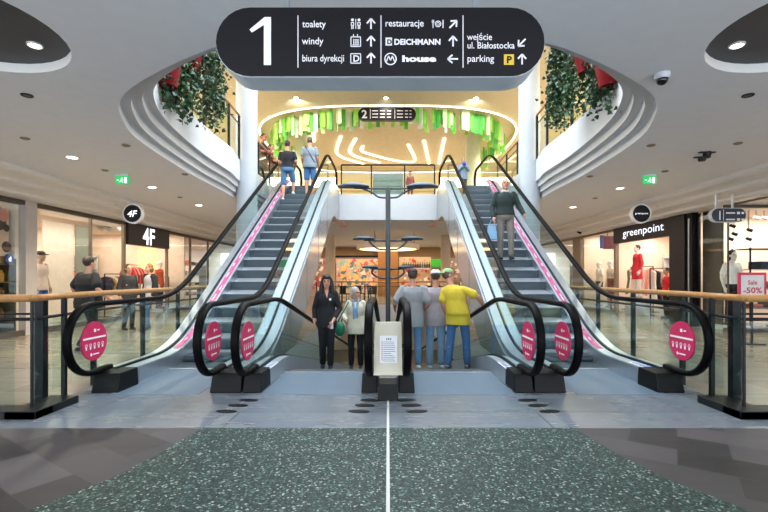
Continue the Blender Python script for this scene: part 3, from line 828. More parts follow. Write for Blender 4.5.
for i,x in enumerate((296,386,476)):
    t = downlight(x,98.5,f'small upper floor downlight before the green strips, {ORD[i]} from the riding men',False,'upper floor ceiling downlights',7.5,15.4,1.1)
    l = bpy.data.lights.new('ul','SPOT'); l.energy = 14 if i == 1 else 115; l.color = (1,.95,.82); l.spot_size = 2.5; l.spot_blend = .7; l.shadow_soft_size = .08
    q = bpy.data.objects.new('upper_downlight_lamp', l); COL.objects.link(q); q.location = Vector(t.location)+Vector((0,0,-.06)); q.rotation_euler = (math.radians(52),0,0)
    for c_ in t.children:
        if c_.name.startswith('lens'): c_.data.materials[0] = m_lamp
p = P(662,73,4.47); p.z = CZ
t = thing('security_camera', 'white dome security camera with black eye on the pale ceiling', 'camera', p)
obj('housing', MB().lathe([(.055,0),(.075,-.01),(.075,-.05),(.065,-.065)], p, 24), m_white, t, smooth=True)
obj('lens_dome', MB().ell(p+Vector((0,0,-.068)), .055,.055,.055), mat('black_dome','#0b0b0d',.08), t, smooth='all')

def exit_sign(x, y, label):
    d = 8.9; p = P(x,y,d); w, h = .13,.08
    t = thing('exit_sign', label, 'sign', (p.x,p.y,CZ), 'green exit signs')
    obj('casing', MB().box(p.x-w,p.x+w,d,d+.04,p.z-h,p.z+h), mat('exit_green','#1f9d52',.4,emit=.7,var=.02), t)
    obj('bracket', MB().box(p.x-w*.9,p.x+w*.9,d-.01,d+.05,p.z+h,p.z+h+.03).box(p.x-.01,p.x+.01,d+.01,d+.03,p.z+h,CZ), m_white, t)
    mk = MB(); o = (p.x,d,p.z)
    mk.bar((.07,-.06),(.07,.055),.05,o,RX,UZ,.002); mk.ring2((-.0,.035),.013,.013,o,RX,UZ,.003,10,True)
    mk.bar((-.005,.02),(-.015,-.01),.02,o,RX,UZ,.003); mk.bar((-.015,-.01),(.02,-.05),.012,o,RX,UZ,.003); mk.bar((-.015,-.01),(-.045,-.04),.012,o,RX,UZ,.003)
    mk.bar((-.0,.015),(.03,0),.01,o,RX,UZ,.003); mk.bar((-.1,0),(-.06,0),.014,o,RX,UZ,.003)
    obj('pictogram', mk, mat('exit_white','#eafff0',.5,emit=.6), t)
exit_sign(122,180,'green exit sign hanging above the round sportswear blade sign')
exit_sign(650,180,'green exit sign hanging above the round fashion blade sign')

# ------------------------------------------------------------------ SHOPS
def garment_mesh(kind, rr):
    mb = MB()
    if kind == 'top':     # hanging top seen from the side/front: shoulders, sleeves, body
        pr = [(0,.0),(.1,-.01),(.2,-.06),(.3,-.28),(.24,-.31),(.19,-.18),(.2,-.62),(-.2,-.62),(-.19,-.18),(-.24,-.31),(-.3,-.28),(-.2,-.06),(-.1,-.01)]
        mb.prism(pr, lambda x,y,h: Vector((h,x,y)), -.025,.025)
    elif kind == 'dress':
        pr = [(0,.0),(.1,-.01),(.19,-.06),(.17,-.4),(.26,-1.0),(-.26,-1.0),(-.17,-.4),(-.19,-.06),(-.1,-.01)]
        mb.prism(pr, lambda x,y,h: Vector((h,x,y)), -.03,.03)
    return mb
def hanger_mesh():
    mb = MB(); mb.tube([(0,-.19,-.06),(0,0,.02),(0,.19,-.06)],.006,6); mb.tube([(0,0,.02),(0,0,.05),(0,.02,.07),(0,0,.09),(0,-.02,.075)],.004,6)
    return mb
def clothes_rack(loc, length, colors, place, rotz=0, h=1.35, kind='top', n=8):
    t = thing('clothes_rack', f'metal clothes rack with hanging garments {place}', 'rack', loc, None, rotz)
    fr = MB()
    obj('rail', MB().tube([(-length/2,0,h),(length/2,0,h)],.014,8), m_dark, t, world=False)
    for e in (-1,1):
        obj('leg', MB().box(e*length/2-.014,e*length/2+.014,-.014,.014,.02,h), m_dark, t, world=False)
        obj('foot', MB().box(e*length/2-.02,e*length/2+.02,-.24,.24,0,.02), m_dark, t, world=False)
    rr = random.Random(hash(place) % 1000 if False else len(place)*7+n)
    M0 = Matrix.Translation(loc) @ Matrix.Rotation(rotz,4,'Z')
    for i in range(n):
        cn, cc = colors[i % len(colors)]
        g = thing('hanging_garment', f'{cn} garment, {ORD[i]} on the rack {place}', 'garment', M0 @ Vector((-length/2+.08+(length-.16)*i/max(1,n-1),0,h-.085)), f'garments {place}', rotz)
        obj('cloth', garment_mesh(kind, rr), mat('cloth_'+cn.replace(' ','_'), cc, .8, bump=.3, scale=12), g, world=False, bevel=.01)
        obj('hanger', hanger_mesh(), m_steel, g, world=False)
def shelf_unit(x0, x1, y0, y1, levels, label, mm=None, top=2.2):
    """open shelving; long side along y or x"""
    mm = mm or m_white
    t = thing('shelf_unit', label, 'shelf', ((x0+x1)/2,(y0+y1)/2,0))
    if y1-y0 > x1-x0:
        for y in (y0,y1): obj('side_panel', MB().box(x0,x1,y-.02,y+.02,0,top), mm, t)
    else:
        for x in (x0,x1): obj('side_panel', MB().box(x-.02,x+.02,y0,y1,0,top), mm, t)
    for z in levels: obj('shelf_board', MB().box(x0,x1,y0,y1,z-.03,z), mm, t)
    return t
PAL = [('white','#e6e2dc'),('black','#1b1b1e'),('red','#c8323a'),('navy','#25304f'),('coral','#e08a78'),('grey','#8a8a8c'),('mustard','#cfa43c'),('pale pink','#e8c3bc'),('olive','#6c6a45'),('sky blue','#8fb2cf')]
def folded(x, y, z, along, n, place, seed, gap=.5, sz=(.3,.42)):
    rr = random.Random(seed)
    for i in range(n):
        cn, cc = PAL[rr.randrange(len(PAL))]; h = rr.uniform(.1,.22)
        px, py = (x, y+gap*i) if along == 'y' else (x+gap*i, y)
        mb = MB(); q = max(2,int(h/.05))
        for k in range(q): 
            e = rr.uniform(-.008,.008); mb.box(px-sz[0]/2+e,px+sz[0]/2+e,py-sz[1]/2+e,py+sz[1]/2+e,z+h*k/q+.002,z+h*(k+1)/q)
        tag(obj('folded_clothes', mb, mat('cloth_'+cn.replace(' ','_'), cc, .8, bump=.3, scale=12), bevel=.012), f'{cn} folded clothes {place}, {ORD[i]} from near', 'clothes', 'folded clothes in the shops')
m_shop = mat('shop_wall_warm','#efdccb',.6,var=.03)
m_shopfl = mat('shop_floor','#c9b69c',.35,var=.05)
m_frame = mat('shop_frame','#4a4038',.45)
m_frame2 = mat('bronze_frame','#8b7a66',.45)
def area(name, loc, sx, sy, e, color=(1,.85,.7), rot=(0,0,0)):
    l = bpy.data.lights.new(name,'AREA'); l.shape = 'RECTANGLE'; l.size = sx; l.size_y = sy; l.energy = e; l.color = color
    o = bpy.data.objects.new(name,l); COL.objects.link(o); o.location = loc; o.rotation_euler = rot; return o

# shells
sh = MB()
sh.box(-12.1,-12,2,32,0,3.2); struct('wall_left', sh, m_shop)
struct('wall_right', MB().box(12,12.1,2,32,0,3.2), m_shop)
struct('ceiling_shop', MB().box(-12,-8.16,2,32,3.0,3.1).box(8.16,12,10.52,32,3.0,3.1), m_shop)
struct('wall_partition', MB().box(-12,-8.2,9.78,9.88,0,3).box(-12,-8.2,17.9,18.0,0,3).box(8.5,12,12.62,12.72,0,3).box(8.2,12,18.6,18.7,0,3), m_shop)
# far wall with shops
struct('wall_back', MB().box(-8.1,8.1,31,31.1,0,3.4), mat('tan_fascia','#a98458',.6))

def pane(n, x0,x1,y0,y1,z0,z1): struct('window_%d' % n, MB().box(x0,x1,y0,y1,z0,z1), m_glass2)
# --- left front
X = -8.1
fr = MB(); fr.box(X-.06,X+.04,2,13.6,2.9,3.0); fr.box(X-.06,X+.04,16.3,32,2.9,3.0); fr.box(X-.06,X+.04,2,13.6,0,.12); fr.box(X-.06,X+.04,16.3,32,0,.12)
struct('trim_8', fr, m_frame)
for y0,y1 in ((12.1,12.14),(13.6,13.7),(16.25,16.35),(18.2,18.26),(20,20.05)): struct('trim_9', MB().box(X-.05,X+.03,y0,y1,.0,2.92), m_frame2)
struct('column_left', MB().box(X-.2,X+.06,9.88,10.2,0,3.0), mat('grey_pilaster','#b9b3ad',.5))
pane(1,X-.01,X,2,9.8,.12,2.9); pane(2,X-.01,X,10.25,12.1,.12,2.9); pane(3,X-.01,X,12.14,13.6,.12,2.9); pane(4,X-.01,X,16.35,18.2,.12,2.9); pane(5,X-.01,X,18.26,20,.12,2.9); pane(6,X-.01,X,20.05,31,.12,2.9)
# fascia sign 4F
t = thing('shop_sign', 'black rectangular fascia sign with two white characters over the sportswear entrance', 'sign', (X,14.95,2.3))
obj('board', MB().box(X-.1,X+.12,13.7,16.25,2.32,2.99), mat('sign_black_brown','#15110f',.45,spec=.3), t)
tx = MB(); tx.text('4F', (X+.125,14.85,2.38), (0,1,0), UZ, .55, .03, 'CENTER', .003)
obj('lettering', tx, mat('lit_white','#f4f6ff',.5,emit=.75,var=0), t, recalc=False)
def blade(s, d, label, word):
    c = Vector((s*6.72, d, EYE+63.5/F*d)); r = .165*d/11.7*1.05
    t = thing('blade_sign', label, 'sign', c, 'round blade signs under the cornice')
    fn = lambda x,y,h: c+Vector((x,h,y)); n = 36
    obj('casing', MB().prism([(.265*cos(2*pi*i/n),.265*sin(2*pi*i/n)) for i in range(n)], fn, 0, .1), mat('blade_rim','#e3e6ea',.4), t, smooth=True)
    obj('disc', MB().prism([(.225*cos(2*pi*i/n),.225*sin(2*pi*i/n)) for i in range(n)], fn, -.008, .108), m_sign, t, smooth=True)
    tx = MB()
    if word == '4F': tx.text('4F', c+Vector((-.02,-.01,-.085)), RX, (.25,0,1), .175, .02, 'CENTER', .002)
    else: tx.text(word, c+Vector((0,-.01,-.02)), RX, UZ, .05, .0, 'CENTER', .002, .34)
    obj('lettering', tx, mat('lit_white','#f4f6ff',.5,emit=.75,var=0), t, recalc=False)
    br = MB(); br.tube(catmull([(c.x+s*.0,d+.05,c.z+.24),(c.x+s*.05,d+.05,c.z+.29),(c.x+s*.3,d+.05,c.z+.3),(s*7.2,d+.05,3.18)],5),.016,8)
    obj('bracket', br, mat('pale_bracket','#bcd0d4',.3,.5), t, smooth='all')
blade(-1,11.7,'round black blade sign with two white characters above the sportswear window','4F')
blade(1,11.8,'round black blade sign with a tiny word above the dark fashion fascia','greenpoint')

# dark shop nearest on the left, with poster and shelves
sd = shelf_unit(-8.5,-8.17,8.4,9.76,[.4,.8,1.2,1.6],'dark wood display shelves in the shop beside the grey pilaster',mat('dark_olive','#4a4530',.5),1.7)
obj('back_panel', MB().box(-8.52,-8.5,8.4,9.76,0,2.95), mat('dark_olive','#4a4530',.5), sd)
cc = random.Random(11)
for li, z in enumerate([.4,.8,1.2,1.6]):
    for i in range(4):
        cn, cx_ = [('amber','#a9782f'),('olive','#73713c'),('cream','#d9d0ae'),('brown','#5b4026')][cc.randrange(4)]
        h = cc.uniform(.14,.28); p = Vector((-8.3,8.62+.3*i,z+.001))
        tag(obj('jar', MB().lathe([(.0601,0),(.07,.02),(.07,h*.75),(.04,h*.85),(.045,h)],p,14), mat('jar_'+cn,cx_,.25), smooth=True), f'{cn} jar, {ORD[i]} from near end on the {ORD[li]} dark shelf', 'jar', 'jars in the dark display shelves')
t = thing('poster', 'tall poster of a pink face with dark hair in the shop window by the pilaster', 'poster', (-8.2,9.5,2.2))
obj('sheet', MB().box(-8.22,-8.2,9.05,9.62,1.75,2.9), mat('poster_beige','#d9b9a4',.5), t); obj('hanging_wire', MB().cone((-8.21,9.0,2.9),(-8.21,9.0,3.0),.004,n=6).cone((-8.21,9.5,2.9),(-8.21,9.5,3.0),.004,n=6), m_dark, t)
mk = MB(); o = Vector((-8.2,9.36,2.3)); R_ = Vector((0,1,0)); 
mk.ring2((.0,.18),.2,.2,o,R_,UZ,.003,24,True); mk.ring2((-.1,.42),.16,.1,o,R_,UZ,.003,20,True); mk.ring2((.2,.05),.08,.08,o,R_,UZ,.003,20,True); mk.ring2((.2,-.35),.12,.12,o,R_,UZ,.003,20,True)
obj('print_dark', mk, mat('poster_dark','#3d2f30',.5), t)
mk = MB(); mk.ring2((.12,.32),.14,.14,o,R_,UZ,.005,24,True); obj('print_pink', mk, mat('poster_pink','#d98e86',.5), t)
t = thing('shop_sign', 'small lit sign with a blue disc low in the dark shop window', 'sign', (-8.15,9.5,1.7))
tx = MB(); tx.text('a', (-8.14,9.27,1.6), (0,1,0), UZ, .1, .06,'LEFT',.002); tx.text('d', (-8.12,9.52,1.64), (0,1,0), UZ, .1, .05,'LEFT',.004)
obj('lettering', tx, mat('lit_white','#f4f6ff',.5,emit=.75,var=0), t, recalc=False)
obj('disc', MB().lathe([(.1,0),(.1,.02)],(0,0,0),20) if False else MB().rings([[Vector((x_,9.56+.11*cos(2*pi*i/20),1.69+.11*sin(2*pi*i/20))) for i in range(20)] for x_ in (-8.15,-8.125)]), mat('blue_disc','#23418a',.4), t)
# 4F interior
t = thing('display_wall', 'tall plain white display panel behind the sportswear window', 'panel', (-9.62,13,0))
obj('panel', MB().box(-9.65,-9.6,12.4,13.6,0,2.9), mat('white_display','#f4e9dd',.5), t)
t = thing('display_wall', 'grey green glass panel next to the white display panel', 'panel', (-9.58,14,0))
obj('panel', MB().box(-9.6,-9.56,13.65,14.4,0,2.9), mat('grey_green_panel','#8f978c',.3), t)
shelf_unit(-11.95,-11.5,10.3,17.6,[.3,.75,1.2,1.65,2.1],'long white wall shelf along the sportswear shop back wall')
for li, z in enumerate([.3,.75,1.2,1.65]): folded(-11.7,10.6,z,'y',12,f'on the {ORD[li]} board of the sportswear shelf',20+li)
clothes_rack((-9.2,14.95,0),1.0,[PAL[i] for i in (3,6,0,2)],'just inside the sportswear entrance',pi/2,1.4,'top',8)
clothes_rack((-10.6,14.8,0),1.5,[PAL[i] for i in (4,1,9,6)],'deeper inside the sportswear entrance',pi/2,1.6,'top',9)
clothes_rack((-9.5,16.6,0),.9,[PAL[i] for i in (2,4,2,7)],'past the sportswear entrance',pi/2,1.75,'top',8)
clothes_rack((-9.0,17.55,0),.7,[PAL[i] for i in (7,0,4,5)],'at the sportswear far partition',0,1.3,'dress',6)
# next shop further on the left
shelf_unit(-10.2,-9.8,18.6,24,[.4,.9,1.4,1.9],'tall shelf seen past the rising escalator in the next shop')
for li, z in enumerate([.4,.9,1.4,1.9]): folded(-9.95,18.9,z,'y',9,f'on the {ORD[li]} board of the dim farther shelf',30+li)
# lit yellow display inside 4F
tag(obj('light_box', MB().box(-10.0,-9.4,17.80,17.885,1.6,2.4), mat('yellow_light','#ffe07a',.5,emit=1.0,var=.15)), 'glowing yellow light box deep inside the sportswear entrance', 'light')

# --- right front
X = 8.1
m_gp = mat('aubergine_frame','#1d1519',.45,spec=.3)
t = thing('shop_sign', 'dark brown fascia sign with a long pale glowing word', 'sign', (X,14.7,2.47))
obj('board', MB().box(X-.1,X+.08,12.55,15.8,2.48,3.0), m_gp, t)
tx = MB(); tx.text('greenpoint', (X-.105,15.15,2.66), (0,-1,0), UZ, .25, .0, 'LEFT', .003, 2.25)
obj('lettering', tx, mat('lit_bluewhite','#e4edff',.5,emit=.8,var=0), t, recalc=False)
struct('column_right', MB().box(X-.14,X+.3,11.95,12.6,0,3.0), m_gp)
struct('trim_10', MB().box(X-.1,X+.06,11.7,11.95,0,3.02), m_blackp)
struct('trim_11', MB().box(X-.12,X-.1,11.8,11.84,0,2.85), m_steel)
struct('trim_12', MB().box(X-.06,X+.06,15.72,15.85,0,2.5).box(X-.06,X+.04,15.85,32,2.93,3.0).box(X-.06,X+.04,15.85,32,0,.12), m_frame2)
struct('trim_13', MB().box(X-.05,X+.05,18.6,19.4,0,2.95), m_frame2)
pane(7,X-.005,X+.005,10.6,11.7,.12,2.93); pane(8,X-.005,X+.005,15.85,18.6,.12,2.93); pane(9,X-.005,X+.005,19.4,31,.12,2.93)
struct('trim_14', MB().box(7.95,12,10.46,10.56,2.93,3.02).box(7.95,12,10.46,10.56,0,.1).box(8.0,8.02,10.46,10.5,0,2.95), m_frame)
pane(10,8.1,12,10.5,10.51,.1,2.93)
struct('ceiling_right', MB().box(8.0,14,-3,10.5,3.0,3.06), m_cornice)
struct('wall_window_back', MB().box(8.26,8.3,11.0,11.68,0,3.0), mat('dark_window_wall','#4d463f',.3))
# small hanging wayfinding sign
def small_sign():
    D = 9.2; k = D/F; c = P(729,215,D)
    t = thing('wayfinding_sign', 'small dark blue pill shaped wayfinding sign numbered 1 hung before the fashion windows', 'sign', c)
    obj('face', MB().prism(stadium(34*k,13.2*k), lambda x,y,h: c+Vector((x,h,y)), 0, .12), mat('navy_face','#232733',.35), t)
    obj('casing', MB().prism(stadium(35*k,14*k), lambda x,y,h: c+Vector((x,h,y)), .008, .11), mat('sign_casing','#d3dbe2',.45), t)
    for x in (718,734.5):
        q = P(x,208,D); obj('rod', MB().box(q.x-.015,q.x+.015,D+.04,D+.07,q.z-.02,3.02), m_steel, t)
    tx = MB(); tx.text('1', P(716.5,220,D-.004), RX, UZ, 9.5*k, .0)
    B = lambda x0,y0,x1,y1,w: tx.bar((0,0),((x1-x0)*k,-(y1-y0)*k),w*k,P(x0,y0,D-.004),RX,UZ,.001,.001)
    for y in (213,219.5): B(726,y,735,y,1.4); B(737,y,740,y,2.4); B(741.5,y,744,y,2)
    B(723.5,209.5,723.5,220.5,.5)
    obj('lettering', tx, mat('sign_white','#e9e6ea',.5), t, recalc=False)
small_sign()
# greenpoint interior
shelf_unit(11.4,11.9,12.9,18.4,[.35,.8,1.25,1.7,2.1],'long white wall shelf along the fashion shop back wall')
for li, z in enumerate([.35,.8,1.25,1.7]): folded(11.6,13.2,z,'y',10,f'on the {ORD[li]} board of the fashion shelf',40+li)
clothes_rack((9.7,13.6,0),1.2,[PAL[i] for i in (1,0,5,7)],'behind the person in red',pi/2,1.6,'top',7)
clothes_rack((9.4,15.2,0),.9,[PAL[i] for i in (0,1,7,0)],'behind the red coat mannequin',0,1.6,'dress',6)
clothes_rack((9.8,17.2,0),1.5,[PAL[i] for i in (4,7,0,8)],'behind the wide fashion window',pi/2,1.7,'dress',8)
t = thing('display_table', 'low white display table inside the fashion shop entrance', 'table', (8.9,14.1,0))
obj('tabletop', MB().box(8.55,9.25,13.7,14.6,.76,.8), m_white, t)
for dx in (8.58,9.2):
    for dy in (13.73,14.55): obj('leg', MB().box(dx,dx+.03,dy,dy+.03,0,.76), m_dark, t)
tag(obj('handbag', MB().box(8.72,9.0,14.2,14.45,.8,.98).tube([(8.78,14.32,.98),(8.8,14.32,1.1),(8.92,14.32,1.1),(8.94,14.32,.98)],.01,6), m_blackp, bevel=.01), 'black handbag standing on the white display table', 'bag')
tag(obj('stand_poster', MB().box(8.28,8.31,16.3,16.8,.55,1.25).box(8.27,8.32,16.52,16.58,0,.55), mat('dark_red_frame','#6e2730',.5)), 'dark red framed poster stand behind the wide fashion window', 'poster')
# facing window right: black frame shelf, tracks, sale sign
t = thing('garment_stand', 'black metal display frame behind the white T-shirt mannequin', 'shelf', (9.3,11.6,0))
for (x,y) in ((9.2,11.3),(10.2,11.3),(9.2,11.9),(10.2,11.9)): obj('upright', MB().box(x-.015,x+.015,y-.015,y+.015,0,2.05), m_blackp, t)
for z in (.5,1.0,1.5,2.03): obj('shelf_board', MB().box(9.2,10.2,11.3,11.9,z-.02,z), m_blackp if z>2 else m_white, t)
folded(9.7,11.6,1.5,'x',1,'on the black display frame, top board',51); folded(9.45,11.6,.5,'x',2,'on the black display frame, lowest board',52); folded(9.45,11.6,1.0,'x',2,'on the black display frame, second board',53)
for i,(x,y) in enumerate(((732,226),(749,230),(734,234),(756,218),(764,218),(730,239),(748,239))):
    p = P(x,y,11.2+.05*i)
    t = thing('track_spotlight', f'small track spotlight under the fashion window ceiling, {ORD[i]} from the hanging wayfinding sign', 'spotlight', p, 'track spotlights in the fashion window')
    obj('head', MB().cone(p+Vector((-.05,0,.02)),p+Vector((.06,-.02,-.02)),.035,.045,12), m_blackp if i not in (3,4) else m_white, t)
    obj('stem', MB().cone(p+Vector((0,0,.02)),Vector((p.x,p.y,3.0)),.008,n=6), m_dark, t)
t = thing('sale_sign', 'pink framed white sale sign reading minus 50 percent by the wood rail', 'sign', P(753,300,8.6))
D = 8.6; a = P(738.5,272.5,D); b = P(766.5,302,D)
obj('frame', MB().box(a.x,b.x,D,D+.03,b.z,a.z), mat('sale_pink','#d43a5e',.5), t)
obj('card', MB().box(a.x+.05,b.x-.05,D-.006,D+.001,b.z+.07,a.z-.05), mat('sale_white','#f2ece9',.5), t)
tx = MB(); tx.text('Sale', P(752.5,284.5,D-.008), RX, UZ, .085, .02, 'CENTER', .002); tx.text('-50%', P(752.5,293,D-.008), RX, UZ, .11, .03, 'CENTER', .002, .36)
obj('lettering', tx, mat('sale_pink','#d43a5e',.5), t, recalc=False)
obj('stand', MB().box((a.x+b.x)/2-.015,(a.x+b.x)/2+.015,D,D+.03,0,b.z).box((a.x+b.x)/2-.16,(a.x+b.x)/2+.16,D-.12,D+.15,0,.02), m_dark, t)
a = P(600.5,236,16.4); b = P(615,249,16.4)
t = thing('blade_sign', 'small dark red box sign with a blue edge before the wide fashion window', 'sign', ((a.x+b.x)/2,16.4,a.z))
obj('box', MB().box(a.x+.12,b.x,16.4,16.46,b.z,a.z), mat('dark_red_sign','#5a1522',.5), t); obj('edge', MB().box(a.x,a.x+.12,16.4,16.46,b.z+.02,a.z+.03), mat('blue_edge','#5560a8',.5), t); obj('rod', MB().box((a.x+b.x)/2-.01,(a.x+b.x)/2+.01,16.42,16.44,a.z,3.0), m_dark, t)
for i,(x,y) in enumerate(((579,232),(584,231.5),(589,229),(594,228.5))):
    p = P(x,y,17.6)
    t = thing('track_spotlight', f'small spotlight under the wide fashion window ceiling, {ORD[i]} from the descending escalator', 'spotlight', p, 'spotlights in the wide fashion window')
    obj('head', MB().cone(p+Vector((-.07,0,.03)),p+Vector((.08,-.02,-.03)),.05,.07,12), m_blackp if i%2==0 else m_white, t); obj('stem', MB().cone(p+Vector((0,0,.02)),Vector((p.x,p.y,3.0)),.01,n=6), m_dark, t)
for i,(x,y) in enumerate(((100,218),(107,222),(109,229),(140,226) if 0 else (118,219))):
    p = P(x,y,15.0); p.z = min(p.z, 2.95)
    t = thing('track_spotlight', f'small white spotlight under the sportswear shop ceiling, {ORD[i]} from the grey green panel', 'spotlight', p, 'spotlights in the sportswear shop')
    obj('head', MB().cone(p+Vector((-.07,0,.03)),p+Vector((.08,-.02,-.03)),.05,.07,12), m_white, t); obj('stem', MB().cone(p+Vector((0,0,.02)),Vector((p.x,p.y,3.0)),.01,n=6), m_dark, t)
# next right shop
shelf_unit(9.8,10.2,19.0,24,[.4,.9,1.4,1.9],'shelf of the shop seen past the descending escalator')
for li, z in enumerate([.4,.9,1.4,1.9]): folded(9.95,19.3,z,'y',8,f'on the {ORD[li]} board of the farthest fashion shelf',60+li)

# ------------------------------------------------------------------ FAR CAFE AND SHOPS
t = railing2('rail with dark posts at the far edge of the walkway opening', [(-3.4,21.2),(-2.2,21.2),(-1.1,21.2),(0,21.2),(1.1,21.2),(2.2,21.2),(3.4,21.2)], None, .0)
for s in (-1,1): struct('column', MB().lathe([(.24,0),(.24,3.35)], (s*2.85,22,0), 24), mat('beige_column','#d8c3a8',.5), smooth=True)
t = thing('pendant_drum_lamp', 'wide pale drum lamp under the far ceiling above the cafe', 'lamp', (0,20.5,2.6))
obj('shade', MB().lathe([(1.45,2.58),(1.45,2.78)], (0,20.5,0), 40), mat('drum_shade','#e3c9a8',.6,emit=.12), t, smooth=True)
obj('diffuser', MB().lathe([(1.3,2.565),(.01,2.565)], (0,20.5,0), 40), mat('drum_glow','#ffe9c8',.6,emit=.5), t)
for a in range(3): obj('wire', MB().cone((1.2*cos(a*2.1),20.5+1.2*sin(a*2.1),2.78),(1.2*cos(a*2.1),20.5+1.2*sin(a*2.1),3.345),.01,n=6), m_dark, t)
# floral shop front
def blotch(label, x0,x1,y0,y1,d,cols,seed,n=40,base='#efe2d2',cat='display'):
    a = P(x0,y0,d); b = P(x1,y1,d); t = thing('shop_display', label, cat, ((a.x+b.x)/2,d,b.z))
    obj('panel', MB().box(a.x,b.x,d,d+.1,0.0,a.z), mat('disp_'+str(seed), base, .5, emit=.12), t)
    rr = random.Random(seed)
    for j, c in enumerate(cols):
        mb = MB()
        for i in range(n):
            r = rr.uniform(.05,.22); x = rr.uniform(a.x+r,b.x-r); z = rr.uniform(b.z+r,a.z-r)
            m = 9; vs = []
            for q in range(m):
                e = r*rr.uniform(.5,1.0); vs.append(Vector((x+e*cos(2*pi*q/m), d-.004-.003*j-.0004*i, z+e*sin(2*pi*q/m))))
            mb.add(vs, [tuple(range(m))])
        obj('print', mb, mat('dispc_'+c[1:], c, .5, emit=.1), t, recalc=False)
    return t
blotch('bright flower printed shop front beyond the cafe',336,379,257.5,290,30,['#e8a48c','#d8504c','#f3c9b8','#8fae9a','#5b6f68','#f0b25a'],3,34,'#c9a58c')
struct('trim_15', MB().box(P(335,256,29.9).x,P(380,256,29.9).x,29.85,29.98,2.62,2.74).box(P(335,256,29.9).x-.1,P(335,256,29.9).x,29.85,29.98,0,2.74), m_blackp)
for x in (382,394): struct('column', MB().box(P(x-4,0,29.8).x,P(x+4,0,29.8).x,29.6,29.95,0,3.35), mat('orange_pier','#8f5d26',.5))
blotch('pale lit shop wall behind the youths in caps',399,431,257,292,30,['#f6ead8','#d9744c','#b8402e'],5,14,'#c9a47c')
t = thing('shop_shelf', 'wide shelf of dark bottles in the bright far shop', 'shelf', P(416,268,29.5))
a = P(402,262,29.4); b = P(431,268,29.4)
obj('shelf_board', MB().box(a.x,b.x,29.4,29.8,b.z-.04,b.z), m_white, t)
for i in range(16):
    x = a.x+.08+(b.x-a.x-.16)*i/15
    tag(obj('bottle', MB().lathe([(.0501,0),(.055,.22),(.02,.32),(.02,.42)],(x,29.55,b.z),10), mat('dark_bottle','#352822',.3), smooth=True), f'dark bottle, {ORD[i]} from the lamp post on the far shop shelf', 'bottle', 'bottles on the far shop shelf')
tag(obj('shop_sign', MB().box(P(431,0,29.6).x,P(444,0,29.6).x,29.5,29.7,P(0,267,29.6).z,P(0,259,29.6).z), mat('green_sign','#2f9a2a',.5,emit=.15)), 'bright green blank sign board over the far shop', 'sign')
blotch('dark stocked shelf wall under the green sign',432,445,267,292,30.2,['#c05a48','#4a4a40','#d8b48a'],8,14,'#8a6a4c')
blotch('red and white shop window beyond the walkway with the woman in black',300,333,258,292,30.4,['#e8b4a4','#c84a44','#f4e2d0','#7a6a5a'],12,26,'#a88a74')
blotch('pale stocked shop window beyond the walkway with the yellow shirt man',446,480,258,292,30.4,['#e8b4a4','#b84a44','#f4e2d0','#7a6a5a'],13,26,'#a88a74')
# cafe tables and chairs
def cafe_chair(label, loc, rotz):
    t = thing('cafe_chair', label, 'chair', loc, 'dark cafe chairs behind the far rail', rotz); mm = mat('dark_rattan','#3d3229',.7,bump=.4,scale=40)
    obj('seat', MB().box(-.22,.22,-.22,.22,.43,.47), mm, t, world=False, bevel=.01)
    obj('backrest', MB().rings([[Vector((.24*cos(a),.24*sin(a)+.0,z)) for z in (.47,.86)]+[Vector((.215*cos(a),.215*sin(a),z)) for z in (.86,.47)] for a in [pi*.0+pi*i/10 for i in range(11)]]), mm, t, world=False)
    for x in (-.18,.18):
        for y in (-.18,.18): obj('leg', MB().cone((x,y,0),(x,y,.44),.018,n=8), m_dark, t, world=False)
    return t
c0 = None
spots = [(-3.0,22.9),(-2.2,22.4),(-1.5,23.1),(-.8,22.4),(.7,22.5),(1.4,23.1),(2.1,22.4),(2.8,23.0)]
for i,(x,y) in enumerate(spots):
    lb = f'dark rattan cafe chair, {ORD[i]} along the far rail from the woman in black'
    if c0 is None: c0 = cafe_chair(lb,(x,y,0),.4)
    else: dup(c0,(x,y,0),lb,None,.4+i*.9)
tb = None
for i,(x,y) in enumerate([(-2.4,23.3),(-.9,23.2),(.8,23.4),(2.2,23.3)]):
    lb = f'round dark cafe table, {ORD[i]} from the woman in black behind the far rail'
    if tb is None:
        tb = thing('cafe_table', lb, 'table', (x,y,0), 'round cafe tables'); mm = mat('dark_table','#4a3b30',.4)
        obj('tabletop', MB().lathe([(.35,.72),(.35,.75)],n=24), mm, tb, world=False); obj('stem', MB().lathe([(.03,.02),(.03,.72)],n=12), m_dark, tb, world=False); obj('foot', MB().lathe([(.22,0),(.22,.02)],n=20), m_dark, tb, world=False)
    else: dup(tb,(x,y,0),lb)

# ------------------------------------------------------------------ HANGING PLANTS
def leaf_cloud(mb, strands, rr, size=.05):
    for p0, p1, n in strands:
        for i in range(n):
            t = rr.random(); c = p0.lerp(p1,t) + Vector((rr.gauss(0,.06),rr.gauss(0,.06),rr.gauss(0,.04)))
            L = size*rr.uniform(.7,1.4); W = L*.75
            ax = Vector((rr.gauss(0,1),rr.gauss(0,1),rr.gauss(-.7,.6))).normalized(); sd = ax.orthogonal().normalized(); sd = Matrix.Rotation(rr.uniform(0,6.28),3,ax) @ sd
            nn = ax.cross(sd)
            mb.add([c, c+ax*L*.35+sd*W+nn*.006, c+ax*L*.75+sd*W*.55, c+ax*L*1.25-nn*.008, c+ax*L*.75-sd*W*.55, c+ax*L*.35-sd*W+nn*.006, c+ax*L*.5-nn*.004],
                   [(0,1,6),(1,2,6),(2,3,6),(3,4,6),(4,5,6),(5,0,6)])
m_leaf = mat('ivy_leaf','#21452c',.5,var=.5,scale=14); m_leaf2 = mat('ivy_leaf_pale','#355f38',.5,var=.5,scale=14)
